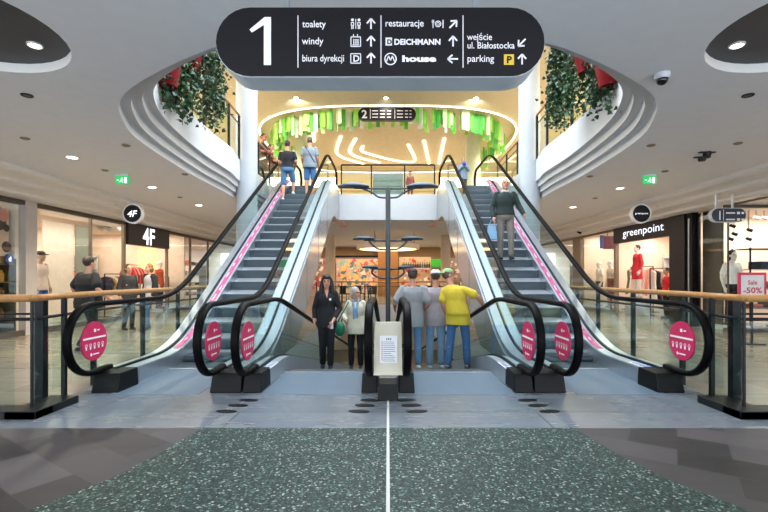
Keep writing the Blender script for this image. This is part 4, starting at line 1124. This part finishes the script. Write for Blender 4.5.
for s in (-1,1):
    rr = random.Random(40+s)
    side = 'the sportswear shop' if s < 0 else 'the fashion shop'
    pots = [(s*3.27,7.25,4.62,.30),(s*3.28,6.6,4.12,.25)]
    for pi_, (px,py,pz,pr) in enumerate(pots):
        lb = ('largest trailing' if pi_==0 else 'smaller nearer') + f' ivy in a red pot hanging above {side}'
        t = thing('hanging_plant', lb, 'plant', (px,py,pz), 'hanging ivy plants in red pots')
        obj('pot', MB().lathe([(pr*.02,0),(pr*.55,0),(pr*.82,.36),(pr*.88,.37),(pr*.88,.44),(pr*.78,.44),(pr*.74,.3)], (px,py,pz), 8 if pi_==0 else 24), m_red, t, smooth=(pi_==1))
        obj('bracket', MB().tube([(px+pr*.92*cos(a),py+pr*.92*sin(a),pz+.37) for a in [2*pi*i/20 for i in range(20)]],.022,6,closed=True).tube([(px,py+.0,pz+.37),(s*3.72,py+.05,pz+.37),(s*3.72,py+.05,5.3)] if False else [(px+s*pr*.9,py,pz+.37),(s*(3.56 if py < 7 else 3.66),py,pz+.4)],.02,6), m_whitef, t)
        strands = []
        ns = 56 if pi_==0 else 18
        for k in range(ns):
            if pi_==0: by = py+rr.uniform(-.3,1.05); bx = px - s*(rr.uniform(.0,.25) if by > py+.25 else rr.uniform(-.34,-.2) if rr.random()<.25 else rr.uniform(.0,.1)); zt = 5.6+rr.uniform(-.15,.15); zb = rr.uniform(3.85,4.5)+ .1*(by-py)
            else: by = py+rr.uniform(-.2,.55); bx = px - s*rr.uniform(-.2,.12); zt = pz+.5+rr.uniform(-.05,.25); zb = rr.uniform(3.7,4.2)
            strands.append((Vector((bx,by,zt)), Vector((bx-s*rr.uniform(-.05,.1),by+rr.uniform(-.1,.1),zb)), 56 if pi_==0 else 36))
        if pi_==0:   # keep the pot partly free of leaves on the camera side
            pass
        f1 = MB(); leaf_cloud(f1, strands[::2], rr); obj('foliage', f1, m_leaf, t, recalc=False)
        f2 = MB(); leaf_cloud(f2, strands[1::2], rr, .045); obj('foliage', f2, m_leaf2, t, recalc=False)
        sv = MB()
        for q in strands[::3]: sv.tube([q[0],(q[0]+q[1])/2+Vector((.02,.01,0)),q[1]],.005,5)
        obj('vines', sv, mat('vine_brown','#3f3a26',.7), t)
# ------------------------------------------------------------------ PEOPLE
BASE = dict(pel=(0,0,.95), che=(0,0,1.30), nek=(0,.01,1.47), hea=(0,-.02,1.625),
    sa=(-.175,.01,1.405), ea=(-.225,.03,1.13), wa=(-.225,-.05,.89), sb=(.175,.01,1.405), eb=(.225,.03,1.13), wb=(.225,-.05,.89),
    ha=(-.09,0,.92), ka=(-.098,-.02,.5), aa=(-.1,.02,.09), hb=(.09,0,.92), kb=(.098,-.02,.5), ab=(.1,.02,.09))
SIDE_ = Vector((1,0,0))
def person(label, loc, rotz, H, J=None, yaw=0, pitch=0, roll=0, top='#333', sleeve=.5, hem=.80, bottom='#333', leg=1.0, shoes='#222',
           hair=('short','#2a211b'), cap=None, fat=1.0, skin=None, face=True, name='person', cat='person', group=None, female=False, extra=None, topname='shirt', loose=0., pairname='trousers'):
    j = {k: Vector(v) for k, v in {**BASE, **(J or {})}.items()}
    for e in 'ab':     # a lifted ankle keeps the knee between hip and ankle
        pass
    if female and not (J or {}).get('sa'):
        for e_ in ('sa','sb'): j[e_].x *= .86
    msk = mat(skin[0], skin[1], .5, var=.05, scale=20) if skin else m_skin
    Rh = Matrix.Rotation(yaw,3,'Z') @ Matrix.Rotation(roll,3,'Y') @ Matrix.Rotation(pitch,3,'X')
    def torso(mb, g, lo=-.10, hi=1.0):
        us = (j['hb']-j['ha']).normalized(); cs = (j['sb']-j['sa']).normalized()
        w = .92 if female else 1.0
        prof = [(-.12,.13,.10),(-.06,.165,.118),(.0,.168,.118),(.28,.15,.105),(.5,.142*w,.102),(.8,.162*w,.116),(1.0,.168*w,.118),(1.3,.165*w,.108),(1.55,.13*w,.088),(1.8,.082,.07),(1.98,.058,.06)]
        rings = []
        for t, rx, ry in prof:
            if t < lo: continue
            if t <= 0: c = j['pel'] + (j['pel']-j['che']).normalized()*(-t)*.9; s = us
            elif t <= 1: c = j['pel'].lerp(j['che'], t); s = us.lerp(cs, t).normalized()
            else: c = j['che'].lerp(j['nek'], t-1); s = cs
            up = ((j['che']-j['pel']) if t <= 1 else (j['nek']-j['che'])).normalized()
            f = s.cross(up).normalized()*-1
            belly = fat if t < 1.0 else (1+(fat-1)*.5)
            rx = rx*(1+(belly-1)*.7)+g; ry = ry*belly+g
            if t > hi: continue
            n = 18; rings.append([c + s*(rx*cos(2*pi*k/n)) - f*(ry*sin(2*pi*k/n)) - f*0 for k in range(n)])
        mb.rings(rings)
    b = MB(); torso(b, 0)
    b.limb([j['nek']-Vector((0,0,.05)), j['hea']-Rh@Vector((0,-.01,.07))], [.058,.052])
    hc = j['hea']
    def hp(x,y,z): return hc + Rh@Vector((x,y,z))
    b.ell(hp(0,.012,.025), .076,.096,.096, Rh, 18, 12); b.ell(hp(0,-.02,-.035), .061,.074,.088, Rh, 16, 10); b.ell(hp(0,-.062,-.098), .03,.026,.024, Rh)
    b.limb([hp(0,-.09,.02), hp(0,-.108,-.022)], [.009,.015]); b.limb([hp(-.035,-.083,.03), hp(.035,-.083,.03)], [.012,.012])
    for s in (-1,1): b.ell(hp(s*.076,.012,-.005), .012,.024,.034, Rh)
    for e, sg in (('a',-1),('b',1)):
        S, E, W = j['s'+e], j['e'+e], j['w'+e]
        b.limb([S, S.lerp(E,.45), E, E.lerp(W,.3), W], [.056,.048,.04,.042,.029])
        v = (W-E).normalized()
        nrm = Vector((-sg,0,0)) - v*v.dot(Vector((-sg,0,0)))
        if nrm.length < .2: nrm = Vector((0,0,-1)) - v*v.dot(Vector((0,0,-1)))
        nrm.normalize(); u = v.cross(nrm)
        if u.y > 0: u = -u                      # thumb side looks forward
        Rm = Matrix((u, v, nrm)).transposed()
        pc = W + v*.055; b.ell(pc, .04,.058,.019, Rm, 14, 10)
        for q, (ox, L) in enumerate(((.029,.066),(.01,.076),(-.01,.07),(-.028,.054))):
            p0 = W + v*.085 + u*ox; p1 = p0 + (v*.9+nrm*.2).normalized()*L*.5 + u*ox*.15; p2 = p1 + (v*.75+nrm*.6).normalized()*L*.5
            b.limb([W+v*.05+u*ox*.8, p0, p1, p2], [.0105,.0105,.0095,.0085], 8)
        b.limb([W+v*.025+u*.025, W+v*.055+u*.052+nrm*.012, W+v*.09+u*.058+nrm*.03], [.014,.0115,.0095], 8)
        Hh, K, A = j['h'+e], j['k'+e], j['a'+e]
        b.limb([Hh+Vector((0,0,-.0)), Hh.lerp(K,.5), K, K.lerp(A,.3)+Vector((0,.012,0)), A], [.088*min(1.1,fat),.07,.053,.055,.036])
        b.limb([A+Vector((0,.035,-.045)), A+Vector((0,-.09,-.055)), A+Vector((0,-.145,-.062))], [.036,.034,.026])
    o = obj(name, b, msk, remesh=.0095, smooth=True, smit=2)
    o.location = loc; o.rotation_euler = (0,0,rotz); k = H/1.75; o.scale = (k,k,k)
    tag(o, label, cat, group)
    def ch(nm, mb, m, rm=.012, smit=3):
        return obj(nm, mb, m, o, world=False, remesh=rm, smooth=True, smit=smit)
    # clothes
    tm = mat('cloth_top_'+top[1:], top, .85, bump=.25, scale=16, var=.06)
    t = MB()
    torso(t, .014+loose, lo=-.02, hi=1.86)
    if hem < .83:      # straight hem below the hips
        us2 = (j['hb']-j['ha']).normalized(); f2 = us2.cross(Vector((0,0,1)))
        rx2, ry2 = .168*(1+(fat-1)*.7)+.022+loose, .118*fat+.034+loose
        mid = (j['ha']+j['hb'])/2; dz = .95-hem; kn = (j['ka']+j['kb'])/2
        rr2 = []
        w_ = .92 if female else 1.0
        for q in range(7):
            u_ = q/6
            if q == 0: c = j['pel'].lerp(j['che'], .6)
            elif q <= 2: c = j['pel'].lerp(j['che'], .6-.3*q)
            else: c = mid.lerp(Vector((mid.x+(kn.x-mid.x)*.3*dz/.4, mid.y+(kn.y-mid.y)*.3*dz/.4, j['pel'].z-dz)), (q-2)/4); c.z = j['pel'].z - dz*(q-2)/4
            a_ = .142*w_*(1+(fat-1)*.7)+.016+loose; b_ = .104*fat+.018+loose
            v_ = min(1, q/3)**.8
            rr2.append([c + us2*((a_+(rx2-a_)*v_)*cos(2*pi*k_/20)) + f2*((b_+(ry2-b_)*v_)*sin(2*pi*k_/20)) for k_ in range(20)])
        t.rings(rr2)
    for e in 'ab':
        S, E, W = j['s'+e], j['e'+e], j['w'+e]
        if sleeve <= 0: t.limb([S,S.lerp(E,.12)],[.062,.06])
        elif sleeve < .6: t.limb([S+Vector((0,0,-.012)), S.lerp(E,.4), S.lerp(E, sleeve*1.4)], [.06+loose*.4,.062+loose*.6,.064+loose*.8])
        else: t.limb([S, E, E.lerp(W, (sleeve-.5)*1.96)], [.06+loose*.5,.052+loose*.7,.042+loose*.6])
    ch(topname, t, tm)
    bm_ = mat('cloth_bottom_'+bottom[1:], bottom, .85, bump=.25, scale=16, var=.1)
    t = MB(); us = (j['hb']-j['ha']).normalized()
    torso(t, .010, lo=-.3, hi=.3)
    for e in 'ab':
        Hh, K, A = j['h'+e], j['k'+e], j['a'+e]
        if leg < .6: t.limb([Hh, Hh.lerp(K,.5), Hh.lerp(K, .92)], [.098,.09,.086])
        else: t.limb([Hh, Hh.lerp(K,.5), K, K.lerp(A,.4), K.lerp(A,.93)], [.097,.083,.07,.066,.06])
    ch(pairname if leg > .6 else 'shorts', t, bm_)
    if shoes:
        for e in 'ab':
            A = j['a'+e]; t = MB(); t.limb([A+Vector((0,.04,-.045)), A+Vector((0,-.05,-.048)), A+Vector((0,-.11,-.055)), A+Vector((0,-.16,-.06))], [.043,.043,.039,.029])
            t.box(A.x-.036,A.x+.036,A.y-.17,A.y+.06,A.z-.09,A.z-.065)
            ch('shoe', t, mat('shoe_'+shoes[1:], shoes, .5), .011)
    hm = mat('hair_'+hair[1][1:], hair[1], .6, bump=.6, scale=60, var=.25) if hair else None
    if hair:
        t = MB(); kd = hair[0]
        if kd == 'bald': t.ell(hp(0,.04,-.01), .084,.08,.06, Rh, 18, 12)
        else:
            t.ell(hp(0,.026,.037), .086,.098,.101, Rh, 18, 12)
            if kd in ('bob','long'): t.ell(hp(0,.045,-.03), .09,.085,.11, Rh, 18, 12)
            if kd == 'long':
                t.ell(hp(0,-.01,.075), .08,.085,.06, Rh, 16, 10)
                for s in (-1,1): t.limb([hp(s*.065,.02,.04), hp(s*.09,.01,-.08), hp(s*.105,-.02,-.2), hp(s*.1,-.045,-.31)], [.04,.045,.045,.025])
                t.limb([hp(0,.07,-.02), hp(0,.09,-.2), hp(0,.1,-.32)], [.08,.09,.06])
        ch('hair', t, hm, .01, 1)
    if cap:
        t = MB(); t.ell(hp(0,.012,.065), .09,.108,.072, Rh, 18, 12); d = cap[1]
        t.ell(hp(0,d*.125,.045), .066,.07,.012, Rh, 14, 8); ch('cap', t, mat('cap_'+cap[0][1:], cap[0], .7, bump=.2), .009, 1)
    if face:
        for s in (-1,1):
            obj('eye', MB().ell(hp(s*.031,-.0865,.006), .0125,.008,.0075, Rh), mat('eye_dark','#241b18',.3), o, world=False, smooth='all')
            obj('eyebrow', MB().ell(hp(s*.032,-.094,.03), .017,.005,.0045, Rh), hm or mat('eye_dark','#241b18',.3), o, world=False, smooth='all')
        obj('mouth', MB().ell(hp(0,-.091,-.062), .023,.008,.007, Rh), mat('lips','#9b4f4a',.5), o, world=False, smooth='all')
    if extra: extra(o, j, hp, ch)
    return o
def tread(d):
    k = int((d-6.28)/.4); return z_up(6.28+.4*k+.2)+.006

def ex_badge(o,j,hp,ch):
    obj('brooch', MB().ell((.07,-.137,1.30), .022,.008,.022), m_whitef, o, world=False, smooth='all')
    obj('neckline', MB().add([(-.03,-.099,1.45),(.035,-.099,1.45),(.012,-.137,1.32)], [(0,1,2)]), m_skin, o, world=False, solid=.012)
person('woman with long dark hair in black blouse and black trousers facing the camera', (-1.08,7.85,z_dn(7.85)+.006), .08, 1.66,
    dict(wb=(.12,-.2,.9), eb=(.24,.0,1.12), ka=(-.075,-.03,.5), kb=(.075,-.06,.5), aa=(-.075,.05,.09), ab=(.07,-.06,.09), ha=(-.085,0,.92), hb=(.085,0,.92)),
    top='#15161c', sleeve=.85, hem=.78, bottom='#121318', shoes='#0e0e10', hair=('long','#15100f'), female=True, extra=ex_badge, topname='blouse', pitch=.05)
t = MB(); p = Vector((-.965,7.62,z_dn(7.8)+.79)); t.box(p.x-.03,p.x+.03,p.y-.006,p.y+.006,p.z-.06,p.z+.06)
tag(obj('phone', t, mat('pale_phone','#d9c9d2',.3), bevel=.004), 'pale phone held by the woman in black', 'phone')
def ex_scarf(o,j,hp,ch):
    t = MB(); t.limb([(-.05,-.1,1.46),(-.03,-.145,1.3),(-.03,-.15,1.1)],[.022,.026,.024]); t.limb([(.05,-.1,1.46),(.035,-.145,1.3),(.04,-.15,1.13)],[.022,.026,.024]); t.limb([(-.05,-.1,1.46),(-.05,.05,1.48),(.05,.05,1.48),(.05,-.1,1.46)],[.024]*4)
    ch('scarf', t, mat('scarf_blue','#7d9fc4',.8), .01)
    obj('glasses', MB().tube([hp(-.06,-.06,.012),hp(-.05,-.1,.01),hp(0,-.1,.014),hp(.05,-.1,.01),hp(.06,-.06,.012)],.004,6), m_dark, o, world=False)
person('elderly woman with grey hair in a cream jacket and pale blue scarf looking aside', (-.61,8.45,z_dn(8.45)+.006), 0, 1.56,
    dict(wa=(-.2,-.2,1.06), ea=(-.25,.0,1.15), wb=(.22,-.08,.9)), yaw=.9, top='#cfc8b4', sleeve=.95, hem=.76, bottom='#17171a', shoes='#1a1a1c', hair=('bob','#a8a8a6'), female=True, fat=1.12, loose=.012, extra=ex_scarf, topname='jacket')
t = thing('handbag', 'green handbag hanging from the arm of the elderly woman', 'bag', (-.92,8.3,0))
zz = z_dn(8.4)
obj('body', MB().ell((-.90,8.28,zz+.78), .1,.07,.14), mat('green_bag','#1f7d58',.6), t, smooth='all')
obj('strap', MB().tube([(-.95,8.28,zz+.88),(-.86,8.27,zz+1.05),(-.74,8.32,zz+1.27),(-.76,8.5,zz+1.3),(-.88,8.36,zz+.9)],.012,6), mat('green_strap','#1c6b4c',.6), t, smooth='all')
bk = pi
person('youth in a pale grey T-shirt and dark red cap seen from behind', (.43,7.8,z_dn(7.8)+.006), bk, 1.76,
    dict(ea=(-.27,.04,1.14), wa=(-.2,-.2,1.0), eb=(.3,.05,1.15), wb=(.3,-.22,1.04)), top='#8f9296', sleeve=.55, hem=.74, bottom='#5b86b2', shoes='#d5d8da', hair=('short','#3b2f2a'), cap=('#3a1116',-1), face=False, loose=.02, yaw=.1)
person('youth in a pale pinkish shirt and white cap seen from behind', (.86,8.05,z_dn(8.05)+.006), bk, 1.80,
    dict(ea=(-.24,.03,1.13), wa=(-.22,-.16,.95)), top='#a89fa6', sleeve=.55, hem=.76, bottom='#86a9c8', shoes='#c9ccd0', hair=('short','#4a3a30'), cap=('#d5d5d6',-1), face=False, loose=.012)
person('man in a yellow T-shirt and green cap leaning towards the youths', (1.17,7.45,z_dn(7.45)+.006), bk-.35, 1.74,
    dict(pel=(0,.03,.94), che=(.07,-.0,1.28), nek=(.12,-.03,1.43), hea=(.17,-.06,1.565), sa=(-.08,.02,1.35), sb=(.23,.0,1.32), ea=(-.33,-.02,1.22), wa=(-.4,-.2,1.07), eb=(.25,.04,1.1), wb=(.2,-.06,.87), ka=(-.13,-.05,.5), kb=(.12,.03,.5), aa=(-.15,-.04,.09), ab=(.15,.09,.09)),
    yaw=-.9, roll=.25, top='#cdb636', sleeve=.5, hem=.76, bottom='#3c6493', shoes='#5a5d63', hair=('short','#5b4030'), cap=('#8fb07c',1), loose=.018)

def ex_cross(o,j,hp,ch):
    # strap across the back (+Y is the back)
    t = MB(); t.tube(catmull([(.12,.0,1.475),(.1,.1,1.42),(.0,.145,1.25),(-.12,.14,1.05),(-.17,.08,.97)],5),.012,6); obj('cross_strap', t, mat('strap_navy','#1c2430',.6), o, world=False, smooth='all')
person('man in a black T-shirt and denim shorts riding up the escalator', (-2.94,13.0,tread(13.0)), bk, 1.77,
    dict(kb=(.12,-.05,.5), ab=(.12,.03,.09), ka=(-.13,-.2,.62), aa=(-.13,-.19,.31), wa=(-.16,-.24,1.0), ea=(-.26,.02,1.14), wb=(.24,-.2,1.0)),
    top='#16181f', sleeve=.5, hem=.86, bottom='#4f7ba3', leg=.5, shoes='#c8ccd0', hair=('short','#2a2420'), face=False, fat=1.15, pitch=.1)
person('man in a grey T-shirt with a cross strap and blue shorts on the escalator', (-2.36,13.45,tread(13.45)), bk, 1.78,
    dict(wa=(-.22,-.16,.95), wb=(.22,-.16,.95)), top='#7c8893', sleeve=.5, hem=.82, bottom='#3b6da3', leg=.5, shoes='#3a3c40', hair=('short','#5a4a3c'), face=False, fat=1.12, loose=.01, extra=ex_cross, pitch=.1)
def ex_collar(o,j,hp,ch):
    t = MB(); t.tube([(.065*cos(a),-.01+.062*sin(a),1.475-.02*sin(-a)) for a in [2*pi*i/14 for i in range(14)]],.014,6,closed=True); obj('collar', t, m_whitef, o, world=False, smooth='all')
person('grey haired man in a dark green sweater and grey trousers riding down the escalator', (2.5,9.5,tread(9.5)), -.05, 1.74,
    dict(wa=(-.27,-.1,.9), ea=(-.27,.03,1.13), eb=(.29,.0,1.16), wb=(.36,-.14,.96), kb=(.11,-.08,.48), ab=(.11,-.09,.09)), top='#1f2e2c', sleeve=.97, hem=.87, bottom='#77726c', shoes='#2a2624', hair=('bald','#b9b7b4'), fat=1.15, loose=.012, extra=ex_collar, topname='sweater')
t = thing('shopping_bag', 'pale blue shopping bag in the hand of the man in the green sweater', 'bag', (2.22,9.42,0)); zz = tread(9.5)
obj('body', MB().add([(2.1,9.36,zz+.42),(2.3,9.36,zz+.42),(2.3,9.5,zz+.42),(2.1,9.5,zz+.42),(2.12,9.4,zz+.72),(2.28,9.4,zz+.72),(2.28,9.46,zz+.72),(2.12,9.46,zz+.72)],[(0,3,2,1),(4,5,6,7),(0,1,5,4),(1,2,6,5),(2,3,7,6),(3,0,4,7)]), mat('blue_bag','#7ea9c9',.6), t, bevel=.01)
obj('handle', MB().tube([(2.14,9.43,zz+.72),(2.18,9.42,zz+.83),(2.24,9.42,zz+.83),(2.26,9.43,zz+.72)],.008,6), mat('blue_bag','#7ea9c9',.6), t)
person('child in a grey blue jacket holding something blue high on the descending escalator', (2.25,13.3,tread(13.3)), 0, 1.1,
    dict(ea=(-.24,-.06,1.16), wa=(-.06,-.2,1.33), eb=(.24,-.06,1.16), wb=(.06,-.2,1.33)), top='#74889a', sleeve=.95, hem=.72, bottom='#5a5148', shoes='#33363a', hair=('short','#4a3626'), loose=.02, topname='jacket')
tag(obj('toy', MB().ell((2.25,13.13,tread(13.3)+.9), .06,.05,.07), mat('blue_toy','#2a48a0',.5), smooth='all'), 'blue toy held by the child on the descending escalator', 'toy')
# floor of the left walk
person('man in a black T-shirt walking past the sportswear window behind the rail', (-5.25,7.8,0), pi*.9, 1.66,
    dict(ea=(-.3,.06,1.15), wa=(-.34,-.12,.98), eb=(.31,.06,1.15), wb=(.33,-.1,.97), kb=(.1,-.16,.52), ab=(.1,.1,.1), aa=(-.1,.0,.09)), top='#101114', sleeve=.5, hem=.8, bottom='#17181d', shoes='#222', hair=('short','#2a1d16'), face=False, fat=1.35, loose=.03)
person('woman in a black top with pale blotches walking by the sportswear entrance', (-6.42,11.0,0), pi*.3, 1.62,
    dict(ka=(-.09,-.12,.5), aa=(-.09,.05,.09)), top='#2b2a2c', sleeve=.9, hem=.7, bottom='#1b1b20', shoes='#201c1c', hair=('bob','#5b3a24'), female=True, loose=.015, topname='blouse',
    extra=lambda o,j,hp,ch: [obj('blotch', MB().ell((.12*cos(a),.13*sin(a),z), .035,.02,.03), mat('blotch_pink','#d3a79a',.7), o, world=False, smooth='all') for a,z in ((-2.2,1.2),(-1.2,1.05),(-1.8,.95),(-.6,1.25),(-2.8,1.02))])
person('woman in a pale grey top under a dark jacket and jeans by the sportswear entrance', (-5.95,11.1,0), -.5, 1.64,
    dict(kb=(.09,-.14,.5), ab=(.09,-.16,.09)), top='#a9a6a4', sleeve=.5, hem=.8, bottom='#4a6480', shoes='#6d6a68', hair=('bob','#8a5e34'), female=True, topname='shirt',
    extra=lambda o,j,hp,ch: ch('jacket', MB().limb([j['sb'],j['eb'],j['wb'].lerp(j['eb'],.15)],[.078,.066,.058]).limb([j['sa'],j['ea'],j['wa'].lerp(j['ea'],.15)],[.078,.066,.058]).limb([(.13,.06,1.38),(.15,.05,1.1),(.15,.04,.82)],[.08,.09,.09]).limb([(-.13,.06,1.38),(-.15,.05,1.1),(-.15,.04,.82)],[.08,.09,.09]).limb([(0,.07,1.4),(0,.09,1.1),(0,.09,.82)],[.08,.09,.09]), mat('jacket_black','#1c1e26',.8), .012))
person('person in a red shirt and dark trousers inside the fashion shop entrance', (8.75,13.95,0), -pi*.55, 1.6, None, top='#c21f2c', sleeve=.5, hem=.78, bottom='#241d20', shoes='#1c1a1a', hair=('short','#1d1614'), female=True, loose=.01)
# on the upper floor
person('man in a dark shirt leaning on the upper railing past the column', (-4.13,14.6,4.258), 1.2, 1.74, dict(wa=(-.16,-.27,1.1), ea=(-.25,-.06,1.12), wb=(.16,-.27,1.1), eb=(.25,-.06,1.12), hea=(0,-.06,1.62)), top='#3a2c34', sleeve=.55, hem=.8, bottom='#2c3038', shoes='#222', hair=('short','#3a2a20'), skin=('skin_ruddy','#b0705a'))
person('second person in dark red leaning on the upper railing, farther from the column', (-4.13,15.5,4.258), 1.3, 1.66, dict(wa=(-.16,-.27,1.1), ea=(-.25,-.06,1.12), wb=(.16,-.27,1.1), eb=(.25,-.06,1.12), hea=(0,-.06,1.62)), top='#5a2a30', sleeve=.9, hem=.8, bottom='#2c3038', shoes='#222', hair=('bob','#4a3020'), female=True)
person('child in a pink red top standing behind the bridge railing', (.86,17.2,4.258), 0, 1.12, None, top='#a85a5c', sleeve=.9, hem=.7, bottom='#8a4a50', shoes='#333', hair=('bob','#5a3a28'), female=True)
# mannequins
def mannequin(label, loc, rotz, H=1.82, **k):
    o = person(label, (loc[0],loc[1],loc[2]+.12), rotz, H, name='mannequin', cat='mannequin', face=False, **k)
    d = thing('display_plinth', ('tall' if loc[2] else 'low') + ' white plinth under the ' + label.split(' mannequin')[0] + ' mannequin', 'plinth', loc, 'mannequin plinths')
    obj('block', MB().box(loc[0]-.28,loc[0]+.28,loc[1]-.28,loc[1]+.28,0,loc[2]+.118), m_white, d, bevel=.008)
    return o
WS = ('mannequin_white','#e4ddd6'); 
mannequin('dark capped mannequin in a pale pink shirt and blue shorts in the sportswear window', (-8.6,11.0,0), pi*.5, 1.82, top='#e8cfc8', sleeve=.5, hem=.82, bottom='#2b5fb8', leg=.5, shoes='#c9c9c9', hair=None, cap=('#3a302c',-1), skin=('mannequin_tan','#c7a48c'))
mannequin('white T-shirt mannequin with black hair in the window facing the camera', (8.47,10.95,0), 0, 1.84, top='#efedea', sleeve=.5, hem=.84, bottom='#26222c', shoes='#222', hair=('bob','#1b1716'), skin=WS, female=True)
mannequin('jeans wearing mannequin behind the sale sign', (9.85,11.0,0), 0, 1.7, top='#d8c5ba', sleeve=.9, hem=.8, bottom='#4a6ea8', shoes='#222', hair=None, skin=WS, female=True)
mannequin('coral red coat mannequin in the fashion shop entrance', (8.6,15.35,.45), -pi*.5, 1.84, top='#d8323f', sleeve=.9, hem=.62, bottom='#e6dcd2', shoes='#999', hair=('short','#3a2a26'), skin=WS, female=True, topname='coat')
mannequin('white dressed mannequin in the wide fashion window nearest the entrance', (8.6,17.2,0), -pi*.5, 1.84, top='#d9c6b4', sleeve=.5, hem=.7, bottom='#c9a890', shoes='#999', hair=None, skin=WS, female=True)
mannequin('pale mannequin with navy shorts in the wide fashion window, farther from the entrance', (8.6,18.1,0), -pi*.5, 1.84, top='#efe3da', sleeve=.5, hem=.85, bottom='#3a3f58', leg=.5, shoes='#999', hair=None, skin=WS, female=True)
mannequin('orange dressed mannequin behind the glass past the sportswear entrance', (-8.6,16.75,0), pi*.5, 1.8, top='#d8603c', sleeve=.5, hem=.8, bottom='#35302f', shoes='#444', hair=None, skin=WS)
# ------------------------------------------------------------------ LIGHTS, WORLD, CAMERA
w = bpy.data.worlds.new('World'); SC.world = w; w.use_nodes = True
bg = w.node_tree.nodes['Background']; bg.inputs[0].default_value = (.82,.9,1,1); bg.inputs[1].default_value = 2.6
area('skylight', (0,8.9,8.5), 6.4, 9.2, 420, (.78,.89,1))
area('shop_light', (-8.75,13.8,2.97), .6, 7.6, 70, (1,.84,.68)); area('shop_light', (-10.8,13.8,2.97), .8, 7.4, 85, (1,.84,.68)); area('shop_light', (-10,24,2.97), 2.2, 9, 110, (1,.84,.68)); area('shop_light', (-10,6,2.97), 2, 5, 60, (1,.84,.68))
area('shop_light', (8.75,15.6,2.97), .6, 5.6, 62, (1,.86,.72)); area('shop_light', (10.8,15.6,2.97), .8, 5.4, 80, (1,.86,.72)); area('shop_light', (10.2,25,2.97), 2.2, 9, 110, (1,.86,.72)); area('shop_light', (10.3,11.5,2.97), 2.6, 1.4, 70, (1,.86,.72))
area('cafe_light', (0,26,3.33), 6, 5, 170, (1,.82,.6)); area('cafe_light', (0,28.9,3.33), 10, .6, 90, (1,.84,.64))
area('walk_fill', (-5.3,16,3.34), .8, 10, 70, (1,.82,.64)); area('walk_fill', (5.3,16,3.34), .8, 10, 70, (1,.82,.64))  # warm fill panels added under the ceiling to brighten the side walks
area('walk_fill', (-5.3,6.5,3.34), .5, 3, 0.01, (1,.82,.64))
area('upper_fill', (-8.5,14,7.45), 3, 20, 1500, (1,.92,.76)); area('upper_fill', (8.5,14,7.45), 3, 20, 1500, (1,.92,.76)); area('upper_fill', (0,29,7.45), 12, 3, 800, (1,.9,.7))  # added fill, not fixtures of the place: brightens the upper floor
area('lower_light', (0,24,-1), 6, 8, 150, (1,.85,.68))
cam = bpy.data.cameras.new('Camera'); co_ = bpy.data.objects.new('Camera', cam); COL.objects.link(co_)
co_.location = (0,0,EYE); co_.rotation_euler = (pi/2,0,0); cam.sensor_width = 36; cam.lens = F/768*36
cam.shift_x = -(VX-384)/768; cam.shift_y = (HY-256)/768; cam.clip_start = .05; cam.clip_end = 200
SC.camera = co_
SC.view_settings.view_transform = 'Standard'; SC.view_settings.look = 'None'; SC.view_settings.gamma = 1; SC.view_settings.use_curve_mapping = False
SC.view_settings.exposure = 0.85
SC.cycles.use_denoising = True
SC.cycles.max_bounces = 8; SC.cycles.transparent_max_bounces = 24; SC.cycles.sample_clamp_indirect = 4; SC.cycles.caustics_reflective = False; SC.cycles.caustics_refractive = False
